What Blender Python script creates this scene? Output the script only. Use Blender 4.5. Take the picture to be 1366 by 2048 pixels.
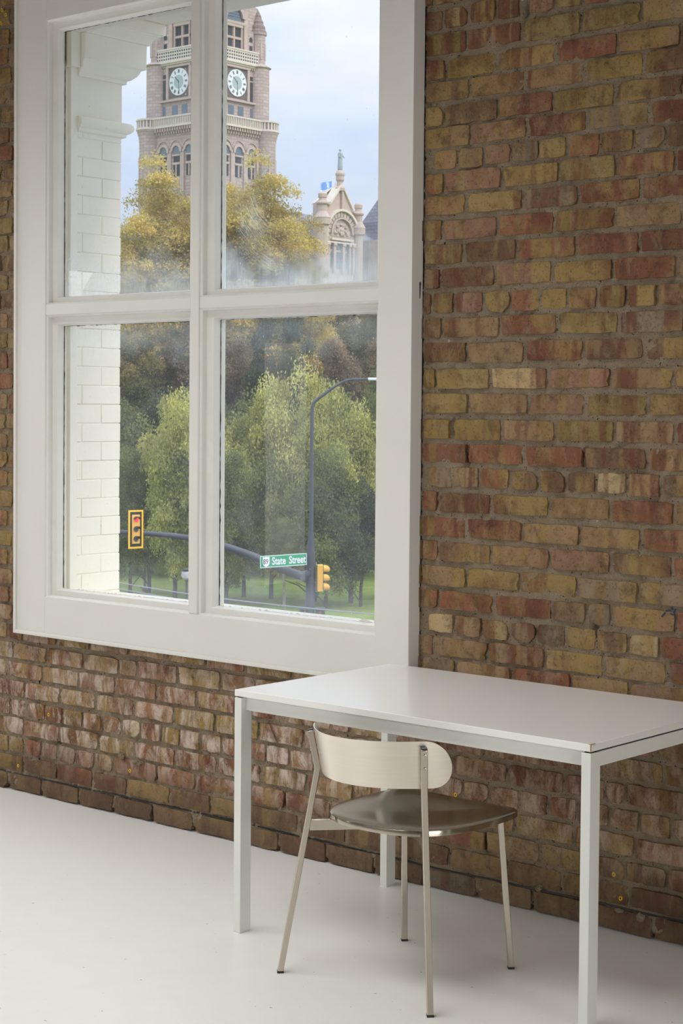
import bpy, bmesh, math, random
import numpy as np
from mathutils import Vector, Matrix

# ------------------------------------------------------------------ scene, camera, light
for o in list(bpy.data.objects): bpy.data.objects.remove(o)
SC = bpy.context.scene
COL = SC.collection
CAM_POS = Vector((0.0, -4.51479, 1.57184))
CR = Vector((0.7563548, 0.65411114, 0.00812608))
CU = Vector((-0.02770582, 0.01962058, 0.99942354))
CF = Vector((-0.65357464, 0.75614393, -0.03296281))
FPX, CXP, CYP = 3508.87, 683.0, 930.85
cam_data = bpy.data.cameras.new('camera')
cam = bpy.data.objects.new('camera', cam_data)
COL.objects.link(cam)
m = Matrix((CR, CU, -CF)).transposed().to_4x4()
m.translation = CAM_POS
cam.matrix_world = m
cam_data.sensor_fit = 'VERTICAL'
cam_data.sensor_height = 36.0
cam_data.lens = FPX / 2048.0 * 36.0
cam_data.shift_y = (CYP - 1024.0) / 2048.0
cam_data.clip_start = 0.05
cam_data.clip_end = 2000
cam_data.dof.use_dof = True
cam_data.dof.focus_distance = 4.6
cam_data.dof.aperture_fstop = 32.0
SC.camera = cam

SC.view_settings.view_transform = 'Standard'
SC.view_settings.look = 'None'
SC.view_settings.exposure = 0.0
SC.view_settings.gamma = 1.0
SC.view_settings.use_curve_mapping = False

world = bpy.data.worlds.new('sky'); SC.world = world
world.use_nodes = True
wn = world.node_tree; wn.nodes.clear()
def wnode(t, **k):
    n = wn.nodes.new(t)
    for a, b in k.items(): setattr(n, a, b)
    return n
wo = wnode('ShaderNodeOutputWorld'); wb = wnode('ShaderNodeBackground')
wtc = wnode('ShaderNodeTexCoord'); wmap = wnode('ShaderNodeMapping')
wmap.inputs['Scale'].default_value = (1.0, 1.0, 3.2)
wns = wnode('ShaderNodeTexNoise'); wns.inputs['Scale'].default_value = 3.6
wns.inputs['Detail'].default_value = 4; wns.inputs['Roughness'].default_value = 0.5
wrp = wnode('ShaderNodeValToRGB')
wrp.color_ramp.elements[0].position = 0.40; wrp.color_ramp.elements[0].color = (0.61, 0.75, 0.98, 1)
wrp.color_ramp.elements[1].position = 0.62; wrp.color_ramp.elements[1].color = (0.90, 0.94, 1.0, 1)
wn.links.new(wtc.outputs['Generated'], wmap.inputs['Vector'])
wn.links.new(wmap.outputs['Vector'], wns.inputs['Vector'])
wn.links.new(wns.outputs['Fac'], wrp.inputs['Fac'])
# overcast sky: luminance rises smoothly from horizon to zenith (1 + 2 sin e)
wsp = wnode('ShaderNodeSeparateXYZ'); wn.links.new(wtc.outputs['Generated'], wsp.inputs[0])
wmx = wnode('ShaderNodeMath', operation='MAXIMUM'); wn.links.new(wsp.outputs['Z'], wmx.inputs[0]); wmx.inputs[1].default_value = 0.0
wma = wnode('ShaderNodeMath', operation='MULTIPLY_ADD'); wn.links.new(wmx.outputs[0], wma.inputs[0]); wma.inputs[1].default_value = 1.75; wma.inputs[2].default_value = 0.84
wn.links.new(wma.outputs[0], wb.inputs['Strength'])
wn.links.new(wrp.outputs['Color'], wb.inputs['Color'])
wn.links.new(wb.outputs['Background'], wo.inputs['Surface'])

def lamp_sun(direction_to_sun, strength, angle, color):
    d = bpy.data.lights.new('sun', 'SUN'); d.energy = strength; d.angle = math.radians(angle); d.color = color
    o = bpy.data.objects.new('sun', d); COL.objects.link(o)
    o.rotation_euler = Vector(direction_to_sun).to_track_quat('Z', 'Y').to_euler()
    o.location = (0, 40, 60)
lamp_sun((0.75, 0.13, 0.62), 1.6, 14, (1.0, 0.95, 0.87))

def area(name, loc, direction, sx, sy, power, color, spread=180):
    d = bpy.data.lights.new(name, 'AREA'); d.shape = 'RECTANGLE'; d.size = sx; d.size_y = sy
    d.energy = power; d.color = color; d.spread = math.radians(spread)
    o = bpy.data.objects.new(name, d); COL.objects.link(o)
    o.location = loc
    o.rotation_euler = Vector(direction).to_track_quat('-Z', 'Y').to_euler()
    return o
# area lamps: daylight of unseen windows left and behind, plus added fill lamps
area('daylight_left', (-8.9, -1.7, 1.6), (1, -.25, -0.7), 2.4, 2.0, 45, (1.0, 1.0, 0.99))
area('reflection_slot_lamp', (-8.9, -5.12, 1.15), (1, 0, 0), .45, 1.8, 3.5, (1.0, 0.985, 0.95))  # unseen lamp added to mirror as a pale rectangle in the glass
area('daylight_next_window', (-7.3, -.07, 2.0), (.25, -1, -.6), 1.7, 2.2, 60, (1.0, 1.0, 1.0))
area('daylight_back', (-4.2, -6.4, 2.5), (0, 1, -1.5), 5.2, 1.6, 135, (1.0, 1.0, 0.99))
area('overhead_fill', (-4.3, -2.35, 4.24), (0, .0, -1), 4.4, 1.3, 74, (1.0, 1.0, 1.0), 116)  # unseen lamp added overhead to brighten floor and table top
area('fill_right', (1.7, -2.4, .8), (-1, 0, -0.1), 1.8, 1.3, 55, (1.0, 0.99, 0.97))  # unseen lamp added to brighten the right table leg

# ------------------------------------------------------------------ helpers
rnd = random.Random(7)
class MB:
    """collects shapes and links them as one mesh object"""
    def __init__(self): self.v = []; self.f = []; self.m = []
    def add(self, vs, fs, mi=0):
        b = len(self.v); self.v += [tuple(x) for x in vs]
        self.f += [tuple(b + i for i in f) for f in fs]; self.m += [mi] * len(fs)
    def box(self, x0, x1, y0, y1, z0, z1, M=None, mi=0):
        vs = [Vector((x, y, z)) for x in (x0, x1) for y in (y0, y1) for z in (z0, z1)]
        if M is not None: vs = [M @ v for v in vs]
        self.add(vs, [(0, 1, 3, 2), (4, 6, 7, 5), (0, 4, 5, 1), (2, 3, 7, 6), (0, 2, 6, 4), (1, 5, 7, 3)], mi)
    def tube(self, pts, rad, seg=10, caps=True, mi=0):
        pts = [Vector(q) for q in pts]
        if not isinstance(rad, (list, tuple)): rad = [rad] * len(pts)
        rings = []; up = None
        for i, q in enumerate(pts):
            t = (pts[min(i + 1, len(pts) - 1)] - pts[max(i - 1, 0)]).normalized()
            if up is None:
                up = Vector((0, 0, 1)) if abs(t.z) < 0.9 else Vector((1, 0, 0))
            a = t.cross(up).normalized(); b = a.cross(t).normalized(); up = b
            rings.append([q + (a * math.cos(2 * math.pi * k / seg) + b * math.sin(2 * math.pi * k / seg)) * rad[i] for k in range(seg)])
        vs = [v for r in rings for v in r]; fs = []
        for i in range(len(rings) - 1):
            for k in range(seg):
                fs.append((i * seg + k, i * seg + (k + 1) % seg, (i + 1) * seg + (k + 1) % seg, (i + 1) * seg + k))
        if caps:
            fs.append(tuple(range(seg))[::-1]); fs.append(tuple((len(rings) - 1) * seg + k for k in range(seg)))
        self.add(vs, fs, mi)
    def beam(self, pts, w, d, nrm, mi=0):
        """square section bar through points; nrm = direction of its w-face normal"""
        pts = [Vector(q) for q in pts]; rings = []
        for i, q in enumerate(pts):
            t = (pts[min(i + 1, len(pts) - 1)] - pts[max(i - 1, 0)]).normalized()
            n = Vector(nrm); n = (n - t * n.dot(t)).normalized(); s = t.cross(n).normalized()
            rings.append([q + s * (w / 2 * a) + n * (d / 2 * b) for a, b in ((-1, -1), (1, -1), (1, 1), (-1, 1))])
        vs = [v for r in rings for v in r]; fs = [(3, 2, 1, 0)]
        for i in range(len(rings) - 1):
            for k in range(4):
                fs.append((i * 4 + k, i * 4 + (k + 1) % 4, (i + 1) * 4 + (k + 1) % 4, (i + 1) * 4 + k))
        e = (len(rings) - 1) * 4; fs.append((e, e + 1, e + 2, e + 3))
        self.add(vs, fs, mi)
    def lathe(self, prof, cx, cy, seg=24, mi=0, M=None):
        vs = []
        for r, z in prof:
            for k in range(seg):
                a = 2 * math.pi * k / seg
                v = Vector((cx + r * math.cos(a), cy + r * math.sin(a), z))
                vs.append(M @ v if M is not None else v)
        fs = []
        for i in range(len(prof) - 1):
            for k in range(seg):
                fs.append((i * seg + k, i * seg + (k + 1) % seg, (i + 1) * seg + (k + 1) % seg, (i + 1) * seg + k))
        fs.append(tuple(range(seg))[::-1]); n = len(prof) - 1
        fs.append(tuple(n * seg + k for k in range(seg)))
        self.add(vs, fs, mi)
    def prism(self, poly, fn, a, b, mi=0):
        """extrude 2D polygon: fn(u,v,t) -> 3D, between t=a and t=b"""
        n = len(poly)
        vs = [fn(u, v, a) for u, v in poly] + [fn(u, v, b) for u, v in poly]
        fs = [tuple(range(n))[::-1], tuple(range(n, 2 * n))]
        for i in range(n): fs.append((i, (i + 1) % n, n + (i + 1) % n, n + i))
        self.add(vs, fs, mi)
    def build(self, name, mat, parent=None, org=(0, 0, 0), bevel=0, smooth=False, fix=True, seg=2):
        org = Vector(org)
        me = bpy.data.meshes.new(name)
        me.from_pydata([tuple(Vector(v) - org) for v in self.v], [], self.f)
        for mm in (mat if isinstance(mat, (list, tuple)) else [mat]): me.materials.append(mm)
        if isinstance(mat, (list, tuple)):
            for i, pl in enumerate(me.polygons): pl.material_index = self.m[i]
        if fix:
            bm = bmesh.new(); bm.from_mesh(me); bmesh.ops.recalc_face_normals(bm, faces=bm.faces); bm.to_mesh(me); bm.free()
        o = bpy.data.objects.new(name, me); COL.objects.link(o)
        if parent is None: o.location = org
        else:
            o.parent = parent
            pw = Vector((0, 0, 0)); q = parent
            while q: pw += q.location; q = q.parent
            o.location = org - pw
        if bevel:
            b = o.modifiers.new('bevel', 'BEVEL'); b.width = bevel; b.segments = seg; b.limit_method = 'ANGLE'; b.angle_limit = math.radians(40)
            b.harden_normals = False
        if smooth or bevel:
            for pl in me.polygons: pl.use_smooth = True
            try: me.set_sharp_from_angle(angle=math.radians(38))
            except Exception: pass
        return o
def empty(name, loc):
    o = bpy.data.objects.new(name, None); COL.objects.link(o); o.location = loc; o.empty_display_size = .1
    return o
def tag(o, label=None, cat=None, group=None, kind=None):
    if label: o['label'] = label
    if cat: o['category'] = cat
    if group: o['group'] = group
    if kind: o['kind'] = kind
    return o

# ------------------------------------------------------------------ materials
def srgb(r, g, b):
    return tuple(((c / 255) / 12.92 if c <= 10 else (((c / 255) + .055) / 1.055) ** 2.4) for c in (r, g, b)) + (1,)
class NT:
    def __init__(self, name):
        self.mat = bpy.data.materials.new(name); self.mat.use_nodes = True
        self.t = self.mat.node_tree; self.t.nodes.clear()
        self.out = self.n('ShaderNodeOutputMaterial')
    def n(self, t, **k):
        x = self.t.nodes.new(t)
        for a, b in k.items(): setattr(x, a, b)
        return x
    def l(self, a, b): self.t.links.new(a, b)
    def val(self, sock, v):
        if hasattr(v, 'is_output') or isinstance(v, bpy.types.NodeSocket): self.l(v, sock)
        else: sock.default_value = v
    def noise(self, scale, detail=3, rough=.5, vec=None, stretch=None, dist=0):
        x = self.n('ShaderNodeTexNoise'); x.inputs['Scale'].default_value = scale
        x.inputs['Detail'].default_value = detail; x.inputs['Roughness'].default_value = rough
        x.inputs['Distortion'].default_value = dist
        if vec is None: vec = self.pos()
        if stretch:
            mp = self.n('ShaderNodeMapping'); mp.inputs['Scale'].default_value = stretch
            self.l(vec, mp.inputs['Vector']); vec = mp.outputs['Vector']
        self.l(vec, x.inputs['Vector'])
        return x.outputs['Fac']
    def pos(self):
        if not hasattr(self, '_p'): self._p = self.n('ShaderNodeNewGeometry').outputs['Position']
        return self._p
    def obj(self):
        if not hasattr(self, '_o'): self._o = self.n('ShaderNodeTexCoord').outputs['Object']
        return self._o
    def ramp(self, fac, p0, p1, c0=(0, 0, 0, 1), c1=(1, 1, 1, 1)):
        x = self.n('ShaderNodeValToRGB'); e = x.color_ramp.elements
        e[0].position = p0; e[1].position = p1; e[0].color = c0; e[1].color = c1
        self.l(fac, x.inputs['Fac']); return x.outputs['Color']
    def mix(self, fac, a, b, mode='MIX'):
        x = self.n('ShaderNodeMix'); x.data_type = 'RGBA'; x.blend_type = mode
        self.val(x.inputs[0], fac); self.val(x.inputs[6], a); self.val(x.inputs[7], b)
        return x.outputs[2]
    def math(self, op, a, b=0.0, clamp=False):
        x = self.n('ShaderNodeMath'); x.operation = op; x.use_clamp = clamp
        self.val(x.inputs[0], a); self.val(x.inputs[1], b); return x.outputs[0]
    def bump(self, h, strength, dist, prev=None):
        x = self.n('ShaderNodeBump'); x.inputs['Strength'].default_value = strength; x.inputs['Distance'].default_value = dist
        self.l(h, x.inputs['Height'])
        if prev is not None: self.l(prev, x.inputs['Normal'])
        return x.outputs['Normal']
    def bsdf(self, color, rough=.5, metal=0, normal=None, spec=.5, **k):
        b = self.n('ShaderNodeBsdfPrincipled')
        self.val(b.inputs['Base Color'], color); self.val(b.inputs['Roughness'], rough)
        b.inputs['Metallic'].default_value = metal; b.inputs['Specular IOR Level'].default_value = spec
        if normal is not None: self.l(normal, b.inputs['Normal'])
        for a, v in k.items(): self.val(b.inputs[a.replace('_', ' ')], v)
        return b.outputs['BSDF']
    def done(self, s): self.l(s, self.out.inputs['Surface']); return self.mat

def paint(name, col, rough=.45, var=.06, bump=.15, scale=9, dirt=None):
    t = NT(name); n1 = t.noise(scale, 4); n2 = t.noise(180, 2)
    dark = tuple(c * (1 - var) for c in col[:3]) + (1,)
    c = t.mix(t.ramp(n1, .3, .7), dark, col)
    if dirt:
        c = t.mix(t.ramp(t.noise(38, 5, .7), .66, .76), c, dirt)
    nb = t.bump(t.noise(60, 3), bump, .002, t.bump(n2, bump * .5, .0006))
    return t.done(t.bsdf(c, rough, 0, nb, .4))
M_CASING = paint('casing_paint', (.73, .715, .675, 1), .42, .035, .12, 3)
M_SASH = paint('sash_paint', (.76, .745, .70, 1), .38, .05, .2, 14)
M_CREAM = paint('exterior_cream_paint', (.90, .845, .71, 1), .6, .04, .5, 8, (.55, .52, .45, 1))
M_ROOMWALL = paint('plaster_paint', (.40, .385, .355, 1), .8, .05, .2, 2)
M_CEIL = paint('ceiling_paint', (.17, .14, .11, 1), .8, .05, .2, 2)
M_TABLEMETAL = paint('powder_coated_steel', (.74, .745, .70, 1), .35, .02, .05, 5)
def simple(name, col, rough=.5, metal=0, spec=.5):
    t = NT(name); return t.done(t.bsdf(col, rough, metal, None, spec))
M_BLACK = simple('black_plastic', (.012, .012, .012, 1), .35)
M_GAP = simple('dark_putty_and_gap_shade', (.02, .018, .015, 1), .9)  # near-black for putty cracks and for shade painted into gaps
M_YPLUG = simple('yellow_plastic', (.72, .47, .03, 1), .4)
M_BROWN = simple('raw_chipboard', (.33, .17, .07, 1), .8)

def mk_top():
    t = NT('table_laminate')
    sc = t.ramp(t.noise(30, 2, .5, stretch=(1, 14, 1)), .735, .75)
    c = t.mix(sc, (.84, .83, .80, 1), (.815, .80, .775, 1))
    return t.done(t.bsdf(c, .25, 0, t.bump(t.noise(400, 2), .03, .0004), .65))
M_TOP = mk_top()
def mk_steel(name, base, rough, sx):
    t = NT(name)
    n = t.noise(220, 3, .6, vec=t.obj(), stretch=sx)
    c = t.mix(n, tuple(x * .9 for x in base[:3]) + (1,), base)
    r = t.math('ADD', t.math('MULTIPLY', n, .06), rough)
    return t.done(t.bsdf(c, r, 1, t.bump(n, .05, .0003)))
M_STEEL = mk_steel('brushed_steel', (.62, .56, .475, 1), .20, (1, 1, .03))
M_STEELB = mk_steel('brushed_steel_lit_back', (.84, .775, .68, 1), .27, (.03, .03, 1))  # same steel, lighter: light on the backrest put into the base colour
M_SEAT = mk_steel('polished_steel_shaded_seat', (.50, .45, .38, 1), .12, (.05, 1, 1))  # same steel, darker: dark reflections on the seat put into the colour
def mk_floor():
    t = NT('painted_floor')
    n1 = t.noise(.9, 3); n2 = t.noise(7, 5, .6)
    c = t.mix(n1, (.745, .735, .705, 1), (.79, .78, .75, 1))
    c = t.mix(t.math('MULTIPLY', t.ramp(n2, .45, .75), .35), c, (.71, .70, .665, 1))
    sp = t.ramp(t.noise(55, 2, .5), .745, .76)
    c = t.mix(sp, c, (.30, .27, .22, 1))
    scr = t.ramp(t.noise(26, 2, .5, stretch=(1, 9, 1)), .765, .775)
    c = t.mix(t.math('MULTIPLY', scr, .7), c, (.85, .84, .81, 1))
    scr2 = t.ramp(t.noise(22, 2, .5, stretch=(8, 1, 1)), .765, .775)
    c = t.mix(t.math('MULTIPLY', scr2, .6), c, (.85, .84, .81, 1))
    r = t.math('ADD', t.math('MULTIPLY', n2, .12), .27)
    nb = t.bump(t.noise(3.5, 2), .12, .01, t.bump(n2, .10, .002))
    return t.done(t.bsdf(c, r, 0, nb, .45))
M_FLOOR = mk_floor()

def mk_brick(name, src):
    t = NT(name)
    if src == 'object': base = t.n('ShaderNodeObjectInfo').outputs['Color']
    else:
        a = t.n('ShaderNodeAttribute'); a.attribute_name = 'tint'; base = a.outputs['Color']
    P = t.pos()
    band = t.math('MULTIPLY', t.ramp(t.noise(19, 2, .55, stretch=(1, 1, .07), dist=.25), .46, .55), t.ramp(t.noise(2.6, 1, .5), .30, .46))
    big = t.noise(3.1, 2, .5)
    alt = t.mix(t.ramp(big, .42, .58), (.125, .045, .028, 1), (.28, .19, .065, 1))
    c = t.mix(t.math('MULTIPLY', band, .82), base, alt)
    blot = t.ramp(t.noise(17, 5, .72, dist=.25), .50, .66)
    c = t.mix(t.math('MULTIPLY', blot, .62), c, (.06, .034, .02, 1))
    lite = t.ramp(t.noise(16, 6, .75, stretch=(1, 1, .4), dist=.2), .49, .62)
    c = t.mix(t.math('MULTIPLY', lite, .32), c, (.38, .28, .155, 1))
    # pale efflorescence, strongest on the courses under the window
    sep = t.n('ShaderNodeSeparateXYZ'); t.l(P, sep.inputs[0])
    mz = t.n('ShaderNodeMapRange'); mz.inputs[1].default_value = .95; mz.inputs[2].default_value = .35; t.l(sep.outputs['Z'], mz.inputs[0])
    mzz = t.n('ShaderNodeMapRange'); mzz.inputs[1].default_value = .12; mzz.inputs[2].default_value = .28; t.l(sep.outputs['Z'], mzz.inputs[0])
    mx = t.n('ShaderNodeMapRange'); mx.inputs[1].default_value = -3.3; mx.inputs[2].default_value = -4.1; mx.inputs[4].default_value = 1; mx.inputs[3].default_value = .45; t.l(sep.outputs['X'], mx.inputs[0])
    ef = t.ramp(t.noise(17, 5, .7, stretch=(1, 1, .4), dist=.5), .45, .62)
    ef = t.math('MULTIPLY', t.math('MULTIPLY', ef, mz.outputs[0]), t.math('MULTIPLY', mx.outputs[0], mzz.outputs[0]))
    c = t.mix(t.math('MULTIPLY', ef, .85), c, (.60, .50, .42, 1))
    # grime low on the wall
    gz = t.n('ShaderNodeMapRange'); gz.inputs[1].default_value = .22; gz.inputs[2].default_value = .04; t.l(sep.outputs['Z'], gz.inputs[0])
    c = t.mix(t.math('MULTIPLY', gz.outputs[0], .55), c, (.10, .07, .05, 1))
    smear = t.ramp(t.noise(9, 5, .75), .60, .72)
    c = t.mix(t.math('MULTIPLY', smear, .35), c, (.30, .245, .18, 1))
    pits = t.ramp(t.noise(120, 3, .6), .30, .40)
    h = t.math('ADD', t.math('MULTIPLY', t.noise(45, 5, .7), 1.0), t.math('MULTIPLY', pits, .6))
    nb = t.bump(h, .8, .005, t.bump(t.noise(14, 3), .6, .010))
    return t.done(t.bsdf(c, .78, 0, nb, .25))
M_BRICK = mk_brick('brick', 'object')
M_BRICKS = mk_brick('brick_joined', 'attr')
def mk_mortar():
    t = NT('lime_mortar')
    c = t.mix(t.noise(22, 5, .7), (.185, .14, .095, 1), (.42, .335, .235, 1))
    sp = t.ramp(t.noise(160, 2, .5), .28, .36, (.06, .045, .03, 1), (1, 1, 1, 1))
    c = t.mix(1.0, c, sp, 'MULTIPLY')
    w = t.ramp(t.noise(5, 6, .8), .655, .70)
    c = t.mix(w, c, (.72, .69, .64, 1))
    nb = t.bump(t.noise(150, 4, .75), 1.0, .007, t.bump(t.noise(45, 4, .7), .9, .010))
    return t.done(t.bsdf(c, .95, 0, nb, .1))
M_MORTAR = mk_mortar()
# ------------------------------------------------------------------ room shell
WX0, WX1, WZ0, WZ1 = -5.50, -3.64, 0.74, 3.16       # hole in the brick wall behind the casing
def slab(name, x0, x1, y0, y1, z0, z1, mat):
    b = MB(); b.box(x0, x1, y0, y1, z0, z1); o = b.build(name, mat); o['kind'] = 'structure'; return o
RX0, RX1, RY0, RZ1 = -9.0, 1.8, -6.5, 4.30
slab('floor', RX0 - .3, RX1 + .3, RY0 - .3, 0.30, -0.25, 0.0, M_FLOOR)
slab('ceiling', RX0 - .3, RX1 + .3, RY0 - .3, .29, RZ1, RZ1 + .25, M_CEIL)
slab('wall_left', RX0 - .3, RX0, RY0 - .3, .0, 0, RZ1, M_ROOMWALL)
slab('wall_right', RX1, RX1 + .3, RY0 - .3, .0, 0, RZ1, M_ROOMWALL)
slab('wall_front', RX0, RX1, RY0 - .3, RY0, 0, RZ1, M_ROOMWALL)

# brick wall: masonry core with the window hole, rough mortar skin, bricks
core = MB()
core.box(RX0 - .3, WX0, .03, .29, 0, RZ1); core.box(WX1, RX1 + .3, .03, .29, 0, RZ1)
core.box(WX0, WX1, .03, .29, 0, WZ0); core.box(WX0, WX1, .03, .29, WZ1, RZ1)
wall = core.build('wall_back', M_CREAM); wall['kind'] = 'structure'
HOLES = [(-3.165, 2.81, 0.01, 0.03), (-3.434, 1.51, 0.008, 0.03), (-3.372, 1.415, 0.009, 0.035), (-2.927, 1.421, 0.008, 0.034), (-2.889, 0.91, 0.011, 0.012), (-5.365, 0.284, 0.006, 0.034), (-5.386, 0.231, 0.02, 0.009), (-5.366, 0.403, 0.0045, 0.05), (-5.389, 0.111, 0.0045, 0.045), (-4.81, 0.186, 0.009, 0.034), (-4.837, 0.026, 0.009, 0.03), (-4.156, 0.185, 0.009, 0.032), (-3.285, 0.184, 0.01, 0.036)]
def grid_skin(x0, x1, z0, z1, step):
    nx = max(1, int((x1 - x0) / step)); nz = max(1, int((z1 - z0) / step))
    xs = np.linspace(x0, x1, nx + 1); zs = np.linspace(z0, z1, nz + 1)
    X, Z = np.meshgrid(xs, zs)
    r = np.random.RandomState(int((x0 + 20) * 100))
    Y = .0048 + r.normal(0, .0022, X.shape)
    # slow undulation: mortar smeared over brick edges in places
    for k in range(7):
        a, b, ph = r.uniform(5, 40), r.uniform(5, 40), r.uniform(0, 6)
        Y += .0010 * np.sin(a * X + b * Z + ph)
    for hx, hz, rx, rz in HOLES:
        d = ((X - hx) / rx) ** 2 + ((Z - hz) / rz) ** 2
        Y += .024 * np.exp(-d ** 2 * .8)
    Y[Z < .012] += .015
    Y = np.clip(Y, -.004, .0285)
    co = np.stack([X, Y, Z], -1).reshape(-1, 3)
    i = np.arange(nz)[:, None] * (nx + 1) + np.arange(nx)[None, :]
    q = np.stack([i, i + 1, i + nx + 2, i + nx + 1], -1).reshape(-1, 4)
    return co, q
def np_mesh(name, co, q, mat, parent=None, smooth=True):
    me = bpy.data.meshes.new(name)
    me.vertices.add(len(co)); me.vertices.foreach_set('co', np.ascontiguousarray(co, dtype=np.float32).ravel())
    n = q.shape[1]
    me.loops.add(q.size); me.loops.foreach_set('vertex_index', np.ascontiguousarray(q, dtype=np.int32).ravel())
    me.polygons.add(len(q)); me.polygons.foreach_set('loop_start', np.arange(0, q.size, n, dtype=np.int32))
    me.materials.append(mat); me.update(calc_edges=True); me.validate()
    if smooth: me.polygons.foreach_set('use_smooth', np.ones(len(me.polygons), dtype=bool))
    o = bpy.data.objects.new(name, me); COL.objects.link(o)
    if parent: o.parent = parent
    return o
parts = [(-6.4, WX0, 0, 3.5), (WX1, -2.2, 0, 3.5), (WX0, WX1, 0, WZ0), (WX0, WX1, WZ1, 3.5)]
cos, qs, nb_ = [], [], 0
for a_ in parts:
    co, q = grid_skin(*a_, .0115); cos.append(co); qs.append(q + nb_); nb_ += len(co)
for (x0, x1) in ((RX0, -6.4), (-2.2, RX1)):
    co, q = grid_skin(x0, x1, 0, RZ1, .25); co[:, 1] = .003; cos.append(co); qs.append(q + nb_); nb_ += len(co)
co, q = grid_skin(-6.4, -2.2, 3.5, RZ1, .2); co[:, 1] = .003; cos.append(co); qs.append(q + nb_)
mortar = np_mesh('mortar', np.concatenate(cos), np.concatenate(qs), M_MORTAR, wall)

# brick shapes (front face looks towards -y), unit size then scaled
def brick_mesh(kind, seed):
    r = random.Random(seed); nx, nz = (7, 3) if kind == 's' else (4, 3)
    chip = [r.random() < .09 for _ in range(4)]
    W, H = 1.0, 1.0; asp = 3.4 if kind == 's' else 1.7
    vs = []; idx = {}
    def P(i, j):
        u = -0.5 + i / nx; v = -0.5 + j / nz
        bx = i in (0, nx); bz = j in (0, nz)
        if bz: v -= math.copysign(abs(r.gauss(.012, .028)), v)
        if bx: u -= math.copysign(abs(r.gauss(.008, .02)) / asp * 2.2, u)
        if bx and bz:
            k = (i > 0) * 2 + (j > 0)
            e = r.uniform(.08, .2) if chip[k] else r.uniform(.02, .05)
            u -= math.copysign(e / asp, u); v -= math.copysign(e, v)
        y = r.gauss(0, .0013) + (.0025 if (bx or bz) else 0)
        return (u, y, v)
    for j in range(nz + 1):
        for i in range(nx + 1):
            idx[i, j] = len(vs); vs.append(P(i, j))
    fs = [(idx[i, j], idx[i + 1, j], idx[i + 1, j + 1], idx[i, j + 1]) for j in range(nz) for i in range(nx)]
    ring = [(i, 0) for i in range(nx)] + [(nx, j) for j in range(nz)] + [(i, nz) for i in range(nx, 0, -1)] + [(0, j) for j in range(nz, 0, -1)]
    base = len(vs)
    for (i, j) in ring:
        u, y, v = vs[idx[i, j]]; vs.append((u * 1.012, .030, v * 1.03))
    n = len(ring)
    for k in range(n):
        a, b = idx[ring[k]], idx[ring[(k + 1) % n]]
        fs.append((b, a, base + k, base + (k + 1) % n))
    me = bpy.data.meshes.new('brick'); me.from_pydata(vs, [], fs); me.materials.append(M_BRICK)
    for pl in me.polygons: pl.use_smooth = True
    try: me.set_sharp_from_angle(angle=math.radians(50))
    except Exception: pass
    return me
STR = [brick_mesh('s', 10 + i) for i in range(14)]
HDR = [brick_mesh('h', 50 + i) for i in range(10)]
TINT = dict(Y=(.34, .245, .105), O=(.26, .19, .07), T=(.33, .215, .12), L=(.46, .37, .22), R=(.26, .115, .07), D=(.17, .07, .045),
            P=(.33, .19, .13), B=(.19, .115, .068), G=(.25, .19, .135), K=(.14, .10, .075))
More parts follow.
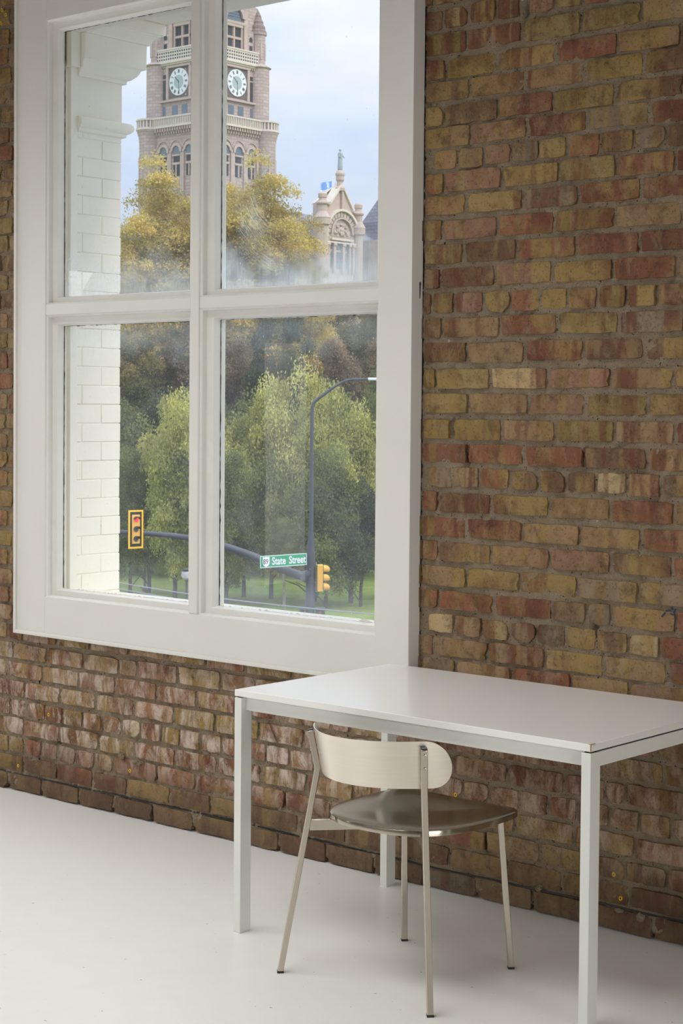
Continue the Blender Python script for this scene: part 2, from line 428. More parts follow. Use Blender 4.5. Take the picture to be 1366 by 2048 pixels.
BR = """3.453|-6483|-6250t -6018g -5785b -5553t -5320r -5088g -4855b -4623d -4390g -4158o -3925g -3693y -3460b -3228r -2995b -2763t -2530t -2298b -2065b -1833b -1600b
3.375|-6600|-6362p -6124d -5886t -5648t -5410d -5171t -4933b -4695p -4457y -4219d -3981o -3743t -3505g -3267y -3029r -2790y -2552r -2314b -2076g -1838p -1600p
3.296|-6570|-6452p -6333g -6215b -6097t -5978r -5860o -5742y -5623t -5505b -5387t -5268r -5150d -5032p -4913d -4795r -4677p -4558b -4440p -4322g -4203r -4085b -3967g -3848p -3730g -3612t -3493r -3375d -3257y -3138r -3020g -2902d -2783t -2665r -2547b -2428g -2310g -2192o -2073d -1955t -1837d -1718g -1600r
3.218|-6600|-6362r -6124o -5886o -5648B~ -5410d -5171b -4933o -4695r -4457o -4219p -3981t -3743y -3505r -3267p -3029p -2790o -2552y -2314g -2076g -1838y -1600p
3.139|-6483|-6276g -6069r -5862b -5627K -5392b -5155r -4918b -4681t -4444y -4207r -3970y -3733o -3496o -3259g -3022b -2785y -2548t -2311p -2074r -1837g -1600r
3.061|-6600|-6374t -6148y -5922r -5687B~ -5452B~ -5225r -4999r -4772t -4546p -4319p -4092b -3866b -3639p -3413d -3186g -2959d -2733b -2506o -2280g -2053b -1827r -1600p
2.982|-6483|-6206d -5928t -5693R~ -5458T~ -5231r -5004p -4777r -4550b -4323r -4096b -3869r -3642y -3416p -3189g -2962r -2735y -2508p -2281g -2054g -1827d -1600t
2.904|-6600|-6371y -6141d -5912d -5677O~ -5442b -5202r -4962b -4722r -4481d -4241r -4001g -3761r -3521B~ -3281Y -3041g -2801y -2560d -2320y -2080r -1840r -1600d
2.825|-6570|-6444b -6319r -6193g -6067g -5941r -5816t -5696T~ -5576B~ -5457r -5339t -5220r -5102r -4983g -4864r -4746r -4627p -4509o -4390y -4272g -4153d -4034t -3916r -3797b -3679t -3560d -3484B -3380Y -3274Y -3179Y -3155N -3051P -2954Y~ -2841R~ -2728t -2616r -2503t -2390d -2277p -2164d -2051o -1939o -1826g -1713r -1600r
2.745|-6600|-6395d -6190t -5985b -5750l -5515B~ -5271t -5026o -4782r -4537d -4293t -4048g -3804b -3559r -3388O -3177T -2958Y -2748O -2569T -2327t -2085o -1842y -1600b
2.664|-6483|-6203t -5924r -5689B~ -5454B~ -5217g -4980t -4743r -4506r -4269d -4032o -3795g -3558r -3471D -3264O -3048Y -2830R -2615T -2463b -2247g -2032t -1816p -1600r
2.593|-6600|-6366b -6132r -5898b -5664R~ -5430d -5196p -4962r -4728p -4493g -4259p -4025y -3791p -3557t -3376B -3161T -2942T -2735O -2536B -2302t -2068y -1834b -1600g
2.516|-6483|-6227b -5972p -5737B~ -5502B~ -5258b -5015t -4772y -4529b -4286d -4043b -3799r -3556b -3476Y -3263B -3053R -2833O -2605B -2354r -2103t -1851o -1600g
2.446|-6600|-6366r -6132o -5897t -5663Y~ -5429y -5195b -4961t -4726p -4492g -4258y -4024y -3790b -3555o -3370T -3151P -2932D -2715G -2509D -2281t -2054b -1827r -1600t
2.372|-6570|-6444d -6318y -6192b -6066b -5940p -5814y -5694T~ -5574B~ -5456g -5337o -5218r -5099t -4980r -4862b -4743b -4624y -4505r -4386t -4267t -4149o -4030b -3911o -3792t -3673t -3555r -3519N -3420T -3316T -3209P -3107G -3003Y -2884R -2765B -2656G -2557B -2437t -2318y -2198b -2078d -1959g -1839p -1720y -1600r
2.299|-6600|-6366t -6132r -5897g -5662O~ -5427b -5193b -4959b -4725p -4490y -4256b -4022r -3788y -3554y -3472R -3244P -3032Y -2825Y -2624R -2433D~ -2225t -2016y -1808o -1600y
2.225|-6483|-6206o -5929b -5694Y~ -5459T~ -5221y -4982o -4744b -4506b -4268b -4029r -3791t -3553r -3382T -3165Y -2959G -2741R -2542D -2307o -2071r -1836p -1600d
2.147|-6600|-6391p -6183g -5974r -5739b -5504B~ -5260r -5016r -4772t -4528r -4284p -4040o -3796t -3552b -3477Y -3261P -3045R -2828O -2600T -2350y -2100p -1850o -1600g
2.070|-6483|-6206t -5929y -5694Y~ -5459T~ -5221r -4983b -4745g -4507d -4269b -4031p -3793d -3555y -3391Y -3186B -2964R -2744R -2546D -2309g -2073p -1836y -1600r
1.993|-6600|-6393d -6187b -5980r -5745r -5510B~ -5265p -5021p -4776b -4532y -4287t -4043t -3798b -3554r -3486T -3267B -3050P -2833Y -2615R -2428T~ -2221g -2014o -1807p -1600t
1.911|-6570|-6444p -6319t -6193y -6068r -5942r -5816b -5696T~ -5576B~ -5457r -5338o -5219b -5100o -4981d -4862b -4743p -4624d -4505o -4386r -4267g -4148b -4029o -3910g -3791y -3672b -3553t -3521B~ -3429Y -3311P -3207Y -3095R -2994Y -2886T -2784O -2681Y -2574T -2453t -2331p -2209y -2087b -1965o -1844g -1722o -1600d
1.833|-6600|-6378p -6156t -5934y -5699O~ -5464Y~ -5225r -4986o -4747y -4508o -4269d -4030b -3791r -3552g -3474B -3247T -3030R -2811O -2586G -2339r -2093o -1846y -1600g
1.752|-6483|-6209b -5934b -5699R~ -5464B~ -5225t -4987o -4748b -4509o -4271b -4032y -3794b -3555r -3374B -3151T -2933D -2721B -2522B -2291g -2061t -1830o -1600t
1.668|-6600|-6365t -6130d -5895t -5660R~ -5425b -5191b -4957g -4724p -4490r -4256r -4022g -3788p -3554r -3502O~ -3283Y -3063L -2838P -2620T -2422P~ -2216b -2011p -1805o -1600p
1.587|-6483|-6208b -5934t -5699T~ -5464R~ -5225p -4986t -4747p -4508g -4269g -4031d -3792b -3553d -3369Y -3134T -2925P -2706O -2513Y -2284b -2056t -1828d -1600p
1.506|-6600|-6381t -6162t -5943o -5708Y~ -5473T~ -5233b -4993b -4753b -4512b -4272g -4032t -3792t -3552r -3433O -3234O -3032T -2820O -2615T -2419R~ -2214t -2010t -1805g -1600b
1.427|-6483|-6208r -5933t -5698T~ -5463B~ -5224b -4985r -4746d -4507p -4268g -4029g -3790g -3551r -3372R -3148R -2928R -2706B -2504T -2278t -2052r -1826y -1600r
1.350|-6570|-6445b -6319p -6194t -6069t -5943g -5818r -5698Y~ -5578R~ -5459t -5340r -5221b -5102t -4983p -4864b -4744g -4625t -4506b -4387g -4268d -4149b -4030y -3911b -3792o -3673p -3554y -3532T~ -3424G -3320T -3203R -3091B -2991B -2885B -2773L -2658T -2565G -2444b -2324t -2203t -2083d -1962d -1841o -1721t -1600r
1.270|-6483|-6205t -5926t -5691R~ -5456P~ -5218r -4980t -4742t -4505g -4267d -4029y -3791r -3553t -3485R -3272B -3052Y -2832T -2613R -2415T~ -2143y -1872r -1600t
1.188|-6600|-6366p -6131o -5897o -5662O~ -5427b -5193o -4958o -4724r -4489r -4255y -4021r -3786b -3552g -3371R -3151R -2939T -2723T -2512R -2284d -2056r -1828y -1600y
1.110|-6483|-6206r -5929r -5694R~ -5459R~ -5220p -4982p -4743b -4505o -4266t -4028d -3790g -3551b -3485P~ -3271B -3048P -2828P -2618B -2412R~ -2142p -1871t -1600b
1.030|-6600|-6369r -6137o -5906r -5671Y~ -5436y -5200o -4965d -4729p -4493o -4257b -4022b -3786r -3550o -3368T -3158Y -2948Y -2730G -2522G -2292b -2061r -1831d -1600r
0.953|-6483|-6206b -5928r -5693R~ -5458B~ -5220d -4981d -4742d -4504d -4265r -4026o -3788r -3549d -3479R -3258R -3035R -2911B -2823G -2603T -2410R~ -2140g -1870b -1600b
0.873|-6570|-6457o -6345d -6232b -6119b -6006r -5894y -5781r -5661P~ -5541b -5424d -5307g -5190t -5073d -4956d -4839d -4722t -4605t -4488r -4371d -4254b -4137o -4020o -3903b -3786t -3669r -3552d -3528B~ -3414L -3306T -3196Y -3094G -2984K -2872Y -2763B -2654L -2557R -2438d -2318g -2198p -2079b -1959r -1839d -1720t -1600b
0.799|-6483|-6202b -5922r -5687R~ -5452R~ -5214t -4976o -4739o -4501t -4264b -4026b -3789g -3551p -3498R~ -3281T -3064T -2847Y -2629T -2431R -2224r -2016o -1808r -1600r
0.727|-6600|-6366p -6133y -5899t -5664T~ -5429b -5194y -4959b -4724b -4490r -4255t -4020b -3785r -3550r -3405G -3186T -2965R -2757T -2555P -2316p -2077b -1839b -1600o
0.652|-6483|-6193r -5903b -5697T~ -5603D~ -5390D -5188O -4966T -4765T -4548Y -4351R -4122O -3893T -3663R -3434g -3205o -2976d -2746o -2517g -2288o -2059t -1829t -1600g
0.573|-6600|-6365p -6131d -5896p -5660G~ -5450P -5228R -5024T -4916P -4700P -4475L -4299P -4084T -3868G -3653g -3438t -3223p -3008t -2672R -2501B -2276b -2051b -1825t -1600g
0.497|-6483|-6199t -5916t -5697O~ -5477R -5257T -5043P -4810P -4596P -4397R -4321R~ -4155R -3939T -3854R -3673Y -3474P -3292P -3067T -2908R -2857R -2635B -2461B -2246r -2030y -1815b -1600p
0.420|-6600|-6337p -6074r -5811b -5587R -5367P -5156T -4936P -4717P -4499Y -4276Y -4064T -3874R -3689B -3422R -3200T -2984D -2836R -2766T -2551D -2313g -2075r -1838d -1600b
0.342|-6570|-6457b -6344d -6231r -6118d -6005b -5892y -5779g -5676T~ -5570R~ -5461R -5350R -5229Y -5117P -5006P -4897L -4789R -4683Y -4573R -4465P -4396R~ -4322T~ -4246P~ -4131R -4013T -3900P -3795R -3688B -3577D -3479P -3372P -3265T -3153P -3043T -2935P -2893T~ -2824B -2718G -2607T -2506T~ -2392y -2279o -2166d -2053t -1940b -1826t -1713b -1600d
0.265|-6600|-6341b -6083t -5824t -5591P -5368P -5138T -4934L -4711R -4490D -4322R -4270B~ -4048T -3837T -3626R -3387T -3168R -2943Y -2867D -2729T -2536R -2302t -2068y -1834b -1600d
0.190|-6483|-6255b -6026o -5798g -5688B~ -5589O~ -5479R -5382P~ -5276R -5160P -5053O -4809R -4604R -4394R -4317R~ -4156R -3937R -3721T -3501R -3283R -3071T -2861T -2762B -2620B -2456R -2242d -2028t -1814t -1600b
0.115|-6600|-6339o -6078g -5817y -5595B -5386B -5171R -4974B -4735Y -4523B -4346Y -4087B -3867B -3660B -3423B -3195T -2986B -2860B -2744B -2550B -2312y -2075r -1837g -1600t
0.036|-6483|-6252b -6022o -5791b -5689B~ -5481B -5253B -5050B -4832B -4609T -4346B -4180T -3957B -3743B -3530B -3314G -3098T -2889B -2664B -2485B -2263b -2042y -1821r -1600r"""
jv, jf, jc = [], [], []
for line in BR.strip().split('\n'):
    z, x0, toks = line.split('|'); z = float(z); x = int(x0) / 1000
    for tk in toks.split():
        joined = tk[-1] == '~' or tk.rstrip('~')[-1].islower()
        k = tk.rstrip('~')[-1]; x1 = int(tk.rstrip('~')[:-1]) / 1000
        a, b = x, x1; x = x1
        if k == 'N': continue
        hid = k.islower(); k = k.upper()
        cx_, w = (a + b) / 2, (b - a) - rnd.uniform(.008, .013)
        if a < WX1 + .05 and b > WX0 - .05 and WZ0 - .05 < z < WZ1 + .05:
            if b > WX1 + .03 and a < WX1: a = WX1 + .02; cx_ = (a + b) / 2; w = b - a - .01
            elif a < WX0 - .03 and b > WX0: b = WX0 - .02; cx_ = (a + b) / 2; w = b - a - .01
            elif b > WX0 and a < WX1: continue
        if w < .02: continue
        h = .064 + rnd.uniform(-.003, .003)
        if z < .05: h = .066; zc = .037
        else: zc = z + rnd.uniform(-.002, .002)
        me = (HDR if w < .16 else STR)[rnd.randrange(10)]
        t_ = TINT[k]; j = rnd.uniform(.84, 1.16); jr = rnd.uniform(.94, 1.06)
        tint = (t_[0] * j * jr * .80, t_[1] * j * .76, t_[2] * j / jr * .70, 1)
        sx, sz = w * (1 if rnd.random() < .5 else -1), h
        yy = -.0045 + rnd.gauss(0, .0016); tilt = rnd.gauss(0, .008)
        if not joined:
            o = bpy.data.objects.new('brick', me); COL.objects.link(o); o.parent = wall
            o.location = (cx_, yy, zc); o.scale = (abs(sx), 1, sz); o.rotation_euler = (0, tilt, 0); o.color = tint
        else:
            bb = len(jv)
            if hid:   # nothing of these shows from here: plain blocks
                hw, hh = w / 2, h / 2
                vs = [(-hw, 0, -hh), (hw, 0, -hh), (hw, 0, hh), (-hw, 0, hh), (-hw, .03, -hh), (hw, .03, -hh), (hw, .03, hh), (-hw, .03, hh)]
                fs = [(0, 1, 2, 3), (4, 5, 1, 0), (5, 6, 2, 1), (6, 7, 3, 2), (7, 4, 0, 3)]
            else:
                vs = [(v.co.x * abs(sx), v.co.y, v.co.z * sz) for v in me.vertices]; fs = [tuple(pl.vertices) for pl in me.polygons]
            jv += [(cx_ + v[0], yy + v[1], zc + v[2]) for v in vs]; jf += [tuple(bb + i for i in f) for f in fs]; jc += [tint] * len(vs)
me = bpy.data.meshes.new('brickwork'); me.from_pydata(jv, [], jf); me.materials.append(M_BRICKS)
at_ = me.attributes.new('tint', 'FLOAT_COLOR', 'POINT'); at_.data.foreach_set('color', np.array(jc, dtype=np.float32).ravel())
bw = bpy.data.objects.new('brickwork', me); COL.objects.link(bw); bw.parent = wall; bw['kind'] = 'stuff'

# ------------------------------------------------------------------ window
win = empty('window_1', (-4.57, 0, .6575)); win['kind'] = 'structure'
OX0, OX1, OZ0, OZ1 = -5.402, -3.699, .817, 3.073
CX0, CX1, CZ0, CZ1 = -5.586, -3.5575, .6575, 3.42
YB, YL = -.052, -.0605
GY = .008
b = MB()
b.box(CX0 + .012, OX0, YB, .0, CZ0 + .012, CZ1)            # left board
b.build('casing_board', M_CASING, win, bevel=.0015)
b = MB(); b.box(OX1, CX1, YB - .006, .0, CZ0 + .012, CZ1); b.build('casing_board', M_CASING, win, bevel=.002)
b = MB(); b.box(OX0, OX1, YB, .0, CZ0 + .012, OZ0); b.build('casing_board', M_CASING, win, bevel=.0015)
b = MB(); b.box(OX0, OX1, YB, .0, OZ1, CZ1); b.build('casing_board', M_CASING, win, bevel=.0015)
b = MB(); b.box(CX0, CX0 + .014, YL - .002, .0, CZ0, CZ1); b.build('casing_rim', M_CASING, win, bevel=.002)
b = MB(); b.box(CX0 + .014, CX1, YL - .002, .0, CZ0, CZ0 + .014); b.build('casing_rim', M_CASING, win, bevel=.002)
b = MB(); b.box(CX1 - .030, CX1, .002, .012, CZ0, CZ1); b.build('shadow_gap', M_GAP, win)
b = MB(); b.tube([(CX1 + .0005, -.016, 1.93), (CX1 + .0005, -.016, 1.975)], [.0015, .003], 8)
b.tube([(CX1 + .0005, -.016, 1.972), (CX1 + .0005, -.016, 1.982)], [.0042, .0036], 8)
b.build('keyhole', M_BLACK, win)
# blocking between casing and masonry + exterior frame
MX0, MX1 = -4.588, -4.543
TZ0, TZ1 = 1.924, 1.969
b = MB(); b.box(MX0, MX1, YB - .002, .0, OZ0, OZ1); b.build('mullion', M_CASING, win, bevel=.004)
for xa, xb in ((OX0, MX0), (MX1, OX1)):
    b = MB(); b.box(xa, xb, YB + .001, .0, TZ0, TZ1); b.build('transom', M_CASING, win, bevel=.004)
# each light: stepped sash profile around the glass, offset inward o, depth y
PROF = [(0, -.046), (.005, -.044), (.0065, -.040), (.0065, -.020), (.036, -.020), (.037, -.017), (.041, -.004), (.043, .004), (.043, GY + .001)]
def sash(x0, x1, z0, z1, oz0, oz1, ox0=1.0, ox1=1.0):
    vs, fs = [], []
    for i, (o_, y_) in enumerate(PROF):
        k = o_ / .043
        L_ = x0 + o_ * ox0; R_ = x1 - o_ * ox1; B_ = z0 + oz0 * k; T_ = z1 - oz1 * k
        vs += [(L_, y_, B_), (R_, y_, B_), (R_, y_, T_), (L_, y_, T_)]
    for i in range(len(PROF) - 1):
        for k in range(4):
            fs.append((i * 4 + k, i * 4 + (k + 1) % 4, (i + 1) * 4 + (k + 1) % 4, (i + 1) * 4 + k))
    b = MB(); b.add(vs, fs); o = b.build('sash', M_SASH, win, fix=False, smooth=False)
    o.modifiers.new('bevel', 'BEVEL').width = .0012
    e = len(PROF) - 1; g = vs[e * 4:]
    return g[0][0], g[1][0], g[0][2], g[2][2]
GL = {}
GL['UL'] = sash(OX0, MX0, TZ1, OZ1, .029, .038)
GL['UR'] = sash(MX1, OX1, TZ1, OZ1, .027, .038, 1.2)
GL['LL'] = sash(OX0, MX0, OZ0, TZ0, .031, .040)
GL['LR'] = sash(MX1, OX1, OZ0, TZ0, .031, .038, 1.2)

def mk_glass():
    t = NT('window_glass')
    tr = t.n('ShaderNodeBsdfTransparent'); tr.inputs['Color'].default_value = (.975, .975, .97, 1)
    gl = t.n('ShaderNodeBsdfGlossy'); gl.inputs['Roughness'].default_value = .004
    nb = t.bump(t.noise(2.2, 1), .05, .01); t.l(nb, gl.inputs['Normal'])
    fr = t.n('ShaderNodeFresnel'); fr.inputs['IOR'].default_value = 1.52
    frm = t.math('MULTIPLY', fr.outputs[0], 1.3, True)
    mx = t.n('ShaderNodeMixShader'); t.l(frm, mx.inputs[0]); t.l(tr.outputs[0], mx.inputs[1]); t.l(gl.outputs[0], mx.inputs[2])
    # dirt: dried water film along the pane's lower edge, wipe arcs, droplets. x,z of the pane from object space; colour = (bottom, top, arcs, film)
    oi = t.n('ShaderNodeObjectInfo'); col = t.n('ShaderNodeSeparateColor'); t.l(oi.outputs['Color'], col.inputs[0])
    P = t.obj(); sep = t.n('ShaderNodeSeparateXYZ'); t.l(P, sep.inputs[0])
    def mr(v, a, b_):
        x = t.n('ShaderNodeMapRange'); x.interpolation_type = 'SMOOTHSTEP'; x.inputs[1].default_value = a; x.inputs[2].default_value = b_; t.l(v, x.inputs[0]); return x.outputs[0]
    wob = t.math('MULTIPLY', t.math('SUBTRACT', t.noise(5, 3, .6), .5), .30)
    zz = t.math('ADD', sep.outputs['Z'], wob)
    streak = t.noise(90, 4, .7, stretch=(1, 1, .12))
    st2 = t.noise(240, 2, .6, stretch=(1, 1, .05))
    bot = t.math('MULTIPLY', mr(zz, .18, -.02), col.outputs[0])
    bot = t.math('MULTIPLY', bot, t.math('ADD', t.math('MULTIPLY', streak, .55), t.math('ADD', .35, t.math('MULTIPLY', st2, .35))))
    top = t.math('MULTIPLY', mr(zz, .86, 1.03), col.outputs[1])
    top = t.math('MULTIPLY', top, t.math('ADD', t.math('MULTIPLY', streak, .8), .2))
    # arcs
    dx = t.math('SUBTRACT', sep.outputs['X'], .38); dz = t.math('SUBTRACT', sep.outputs['Z'], .42)
    rr = t.math('SQRT', t.math('ADD', t.math('MULTIPLY', dx, dx), t.math('MULTIPLY', dz, dz)))
    fine = t.n('ShaderNodeTexNoise'); fine.noise_dimensions = '1D'; fine.inputs['Scale'].default_value = 260; fine.inputs['Detail'].default_value = 3
    t.l(t.math('ADD', rr, t.math('MULTIPLY', t.noise(6, 2), .05)), fine.inputs['W'])
    ringm = t.math('MULTIPLY', mr(rr, .20, .27), mr(rr, .44, .33))
    sect = t.math('MULTIPLY', mr(dx, -.02, -.22), mr(dz, .14, -.10))
    arc = t.math('MULTIPLY', t.math('MULTIPLY', ringm, sect), t.ramp(fine.outputs['Fac'], .40, .68))
    arc = t.math('MULTIPLY', t.math('MULTIPLY', arc, col.outputs[2]), t.ramp(t.noise(8, 3), .38, .6))
    # dust film with distant air haze painted in, droplets, hairlines
    film = t.math('MULTIPLY_ADD' if False else 'ADD', t.math('MULTIPLY', t.ramp(t.noise(3.2, 4, .6), .3, .8), .10), .035)
    drops = t.math('MULTIPLY', t.ramp(t.noise(130, 1, .4, stretch=(1, 1, .5)), .765, .79), .85)
    dust = t.math('MULTIPLY', t.ramp(t.noise(700, 1, .5), .68, .75), .12)
    s = t.math('ADD', t.math('ADD', bot, top), t.math('ADD', arc, film))
    s = t.math('ADD', s, t.math('ADD', drops, dust), True)
    df = t.n('ShaderNodeBsdfDiffuse'); df.inputs['Color'].default_value = (.82, .86, .88, 1)
    tl = t.n('ShaderNodeBsdfTranslucent'); tl.inputs['Color'].default_value = (.96, .99, 1, 1)
    m2 = t.n('ShaderNodeMixShader'); m2.inputs[0].default_value = .8; t.l(df.outputs[0], m2.inputs[1]); t.l(tl.outputs[0], m2.inputs[2])
    m3 = t.n('ShaderNodeMixShader'); t.l(t.math('MULTIPLY', s, .9), m3.inputs[0]); t.l(mx.outputs[0], m3.inputs[1]); t.l(m2.outputs[0], m3.inputs[2])
    return t.done(m3.outputs[0])
M_GLASS = mk_glass()
for k, col in dict(UL=(.55, 0, 0), UR=(.80, 0, .55), LL=(.14, .32, 0), LR=(.20, .30, .12)).items():
    x0, x1, z0, z1 = GL[k]
    me = bpy.data.meshes.new('glass_pane'); me.from_pydata([(-.02, 0, -.02), (x1 - x0 + .02, 0, -.02), (x1 - x0 + .02, 0, z1 - z0 + .02), (-.02, 0, z1 - z0 + .02)], [], [(0, 1, 2, 3)])
    me.materials.append(M_GLASS)
    o = bpy.data.objects.new('glass_pane', me); COL.objects.link(o); o.parent = win
    o.location = Vector((x0, GY, z0)) - win.location; o.color = (*col, 1)
    # cracked putty line beside the glass
    r = random.Random(k); n = 60; vs = []; fs = []
    for i in range(n + 1):
        z = z0 + (z1 - z0) * i / n; w = max(.0004, r.gauss(.0035, .0012))
        vs += [(x0 - .002, GY - .0012, z), (x0 + w, GY - .0012, z)]
    fs = [(2 * i, 2 * i + 1, 2 * i + 3, 2 * i + 2) for i in range(n)]
    nn = len(vs)
    for i in range(n + 1):
        xx = x0 + (x1 - x0) * i / n; w = max(.0001, r.gauss(.0012, .0010))
        vs += [(xx, GY - .0012, z1 + .002), (xx, GY - .0012, z1 - w)]
    fs += [(nn + 2 * i, nn + 2 * i + 1, nn + 2 * i + 3, nn + 2 * i + 2) for i in range(n)]
    b = MB(); b.add(vs, fs); b.build('putty_crack', M_GAP, win, fix=False)
# ragged paint skin along the bottom of the panes
for k in ('LL', 'LR'):
    x0, x1, z0, z1 = GL[k]; r = random.Random(k + 'x'); vs = []; fs = []; n = 90
    for i in range(n + 1):
        xx = x0 + (x1 - x0) * i / n; h = abs(r.gauss(.0015, .0022)) + (.012 * math.exp(-((xx - (x1 - .055)) / .022) ** 2) if k == 'LR' else 0)
        vs += [(xx, GY - .002, z0 - .003), (xx, GY - .002 - .001 * r.random(), z0 + h)]
    fs = [(2 * i, 2 * i + 2, 2 * i + 3, 2 * i + 1) for i in range(n)]
    b = MB(); b.add(vs, fs); b.build('loose_paint', M_SASH, win, fix=False)
# exterior side of the frame
b = MB()
YO = GY + .004; PX0 = -5.345
b.box(-5.46, GL['UL'][0] - .001, YO, .03, .74, 3.12); b.box(-5.46, PX0 + .002, .026, .062, .74, 3.12); b.build('outer_jamb', M_CREAM, win, bevel=.002)
b = MB(); b.box(OX1 - .044, -3.60, YO, .060, .74, 3.12); b.build('outer_jamb', M_CREAM, win, bevel=.002)
b = MB(); b.box(-4.625, GL['UR'][0] - .001, YO, .022, .78, 3.09); b.box(-4.605, GL['UR'][0] - .001, .022, .034, .78, 3.09); b.build('outer_mullion', M_CREAM, win, bevel=.002)
for zz_ in (GL['LL'][3],):
    b = MB(); b.box(-5.36, -3.73, YO, .034, GL['LL'][3] + .001, GL['UL'][2] - .001); b.build('outer_transom', M_CREAM, win, bevel=.002)
b = MB(); b.box(-5.46, -3.6, YO, .10, .72, GL['LL'][2] - .004); b.build('outer_sill', M_CREAM, win, bevel=.003)
b = MB(); b.box(-5.46, -3.6, YO, .06, GL['UL'][3] + .001, 3.14); b.build('outer_head', M_CREAM, win, bevel=.003)
b = MB(); b.box(-5.355, -5.325, .012, .0605, 2.90, 3.12); b.build('outer_block', M_CREAM, win, bevel=.002)

# ------------------------------------------------------------------ exterior pier of cream painted bricks with a moulded capital
def brick_slab(b, x0, x1, y0, y1, z0, z1): b.box(x0, x1, y0, y1, z0, z1)
PX = -5.345
pier = empty('brick_pier', (PX - .2, .17, -.1)); tag(pier, kind='structure'); pier.name = 'trim_1'
b = MB(); b.box(-6.2, PX - .0035, .0605, .287, -.4, 3.9); b.build('pier_core', M_CREAM, pier)
pitch = .0752; z = .60; i = 0
bm_cache = {}
r = random.Random(5)
while z < 2.64:
    h = min(pitch - .0028, 2.655 - z)
    cuts = [.0605, .0835, .188, .2915] if i % 2 else [.0605, .178, .2915]
    if i % 2: segs = [(.0605, .0868), (.0892, .2915)]
    else: segs = [(.0605, .1888), (.1912, .2915)]
    for y0, y1 in segs:
        b = MB(); jx = r.uniform(-.0012, .0012); jy = r.uniform(-.002, .002) if y1 > .29 else 0
        b.box(PX - .03, PX + jx, y0, y1 + jy, z, z + h); b.build('brick', M_CREAM, pier, bevel=.0025)
    z += pitch; i += 1
def capital(name, prof, x0):
    """profile (projection, z) swept along the pier's reveal side and around its outer corner"""
    b = MB(); n = len(prof); vs = []; fs = []
    for p_, z_ in prof:
        X = PX + p_ * .45; Y = .2915 + p_
        vs += [(X, .0605, z_), (X, Y, z_), (-6.15, Y, z_), (-6.15, .0605, z_)]
    for i in range(n - 1):
        for k in range(4): fs.append((i * 4 + k, i * 4 + (k + 1) % 4, (i + 1) * 4 + (k + 1) % 4, (i + 1) * 4 + k))
    fs.append((0, 1, 2, 3)); fs.append(tuple((n - 1) * 4 + k for k in range(4)))
    b.add(vs, fs); return b.build(name, M_CREAM, pier, bevel=.0015)
capital('bead', [(.0, 2.650), (.020, 2.655), (.022, 2.668), (.036, 2.672), (.048, 2.682), (.052, 2.693), (.048, 2.704), (.036, 2.712), (.0, 2.714)], 0)
capital('necking', [(.0, 2.714), (.002, 2.72), (.002, 2.868), (.0, 2.87)], 0)
capital('echinus', [(.020, 2.868), (.022, 2.882), (.036, 2.886), (.060, 2.903), (.072, 2.919), (.076, 2.928), (.088, 2.932), (.094, 2.936)], 0)
capital('frieze_block', [(.096, 2.934), (.098, 3.034)], 0)
capital('crown', [(.112, 3.034), (.118, 3.042), (.124, 3.058), (.140, 3.070), (.152, 3.072), (.155, 3.078), (.170, 3.080), (.173, 3.118), (.165, 3.1265)], 0)
b = MB(); b.box(-6.2, -2.6, .0605, .470, 3.127, 3.9); b.build('lintel', M_CREAM, pier, bevel=.004)
b = MB(); b.box(WX1 + .02, -2.9, .0605, .287, -.4, 3.125); b.build('pier_core', M_CREAM, pier)

# ------------------------------------------------------------------ yellow wall plugs, cable, paint marks
PLUGS = [(-5.4309, 0.3377, 'yellow wall plug in a red header brick under the window, beside the long crack'),
         (-5.6202, 0.1063, 'yellow wall plug low at the far left, just above the floor'),
         (-4.9517, 0.1809, 'yellow wall plug in the red brick below the loose mortar lump'),
         (-3.3991, 0.3236, 'yellow wall plug in the brick right above the chair seat'),
         (-2.7993, 0.1731, 'upper yellow wall plug to the right of the table leg'),
         (-2.7754, 0.1046, 'lower yellow wall plug to the right of the table leg, near the black cable'),
         (-5.7095, 3.1471, 'yellow wall plug high beside the window, rightmost of the three there'),
         (-5.7402, 3.1182, 'yellow wall plug high beside the window, lowest of the three there'),
         (-5.7340, 3.1696, 'yellow wall plug high beside the window, topmost of the three there')
]
for x, z, lab in PLUGS:
    t = empty('wall_plug', (x, -.004, z)); tag(t, lab, 'wall plug', 'yellow plastic plugs in the brick wall')
    b = MB(); seg = 14
    vs = []; fs = []
    for rr_, yy in ((.0032, -.0035), (.0032, -.0075), (.0060, -.0075), (.0060, -.0)):
        vs += [(x + rr_ * math.cos(2 * math.pi * k / seg), yy, z + rr_ * 1.15 * math.sin(2 * math.pi * k / seg)) for k in range(seg)]
    for i in range(3):
        for k in range(seg): fs.append((i * seg + k, i * seg + (k + 1) % seg, (i + 1) * seg + (k + 1) % seg, (i + 1) * seg + k))
    b.add(vs, fs); b.build('collar', M_YPLUG, t, org=t.location)
    b = MB(); b.add([(x + .0034 * math.cos(2 * math.pi * k / 10), -.0055, z + .0037 * math.sin(2 * math.pi * k / 10)) for k in range(10)], [tuple(range(10))])
    b.build('bore', M_GAP, t, org=t.location)
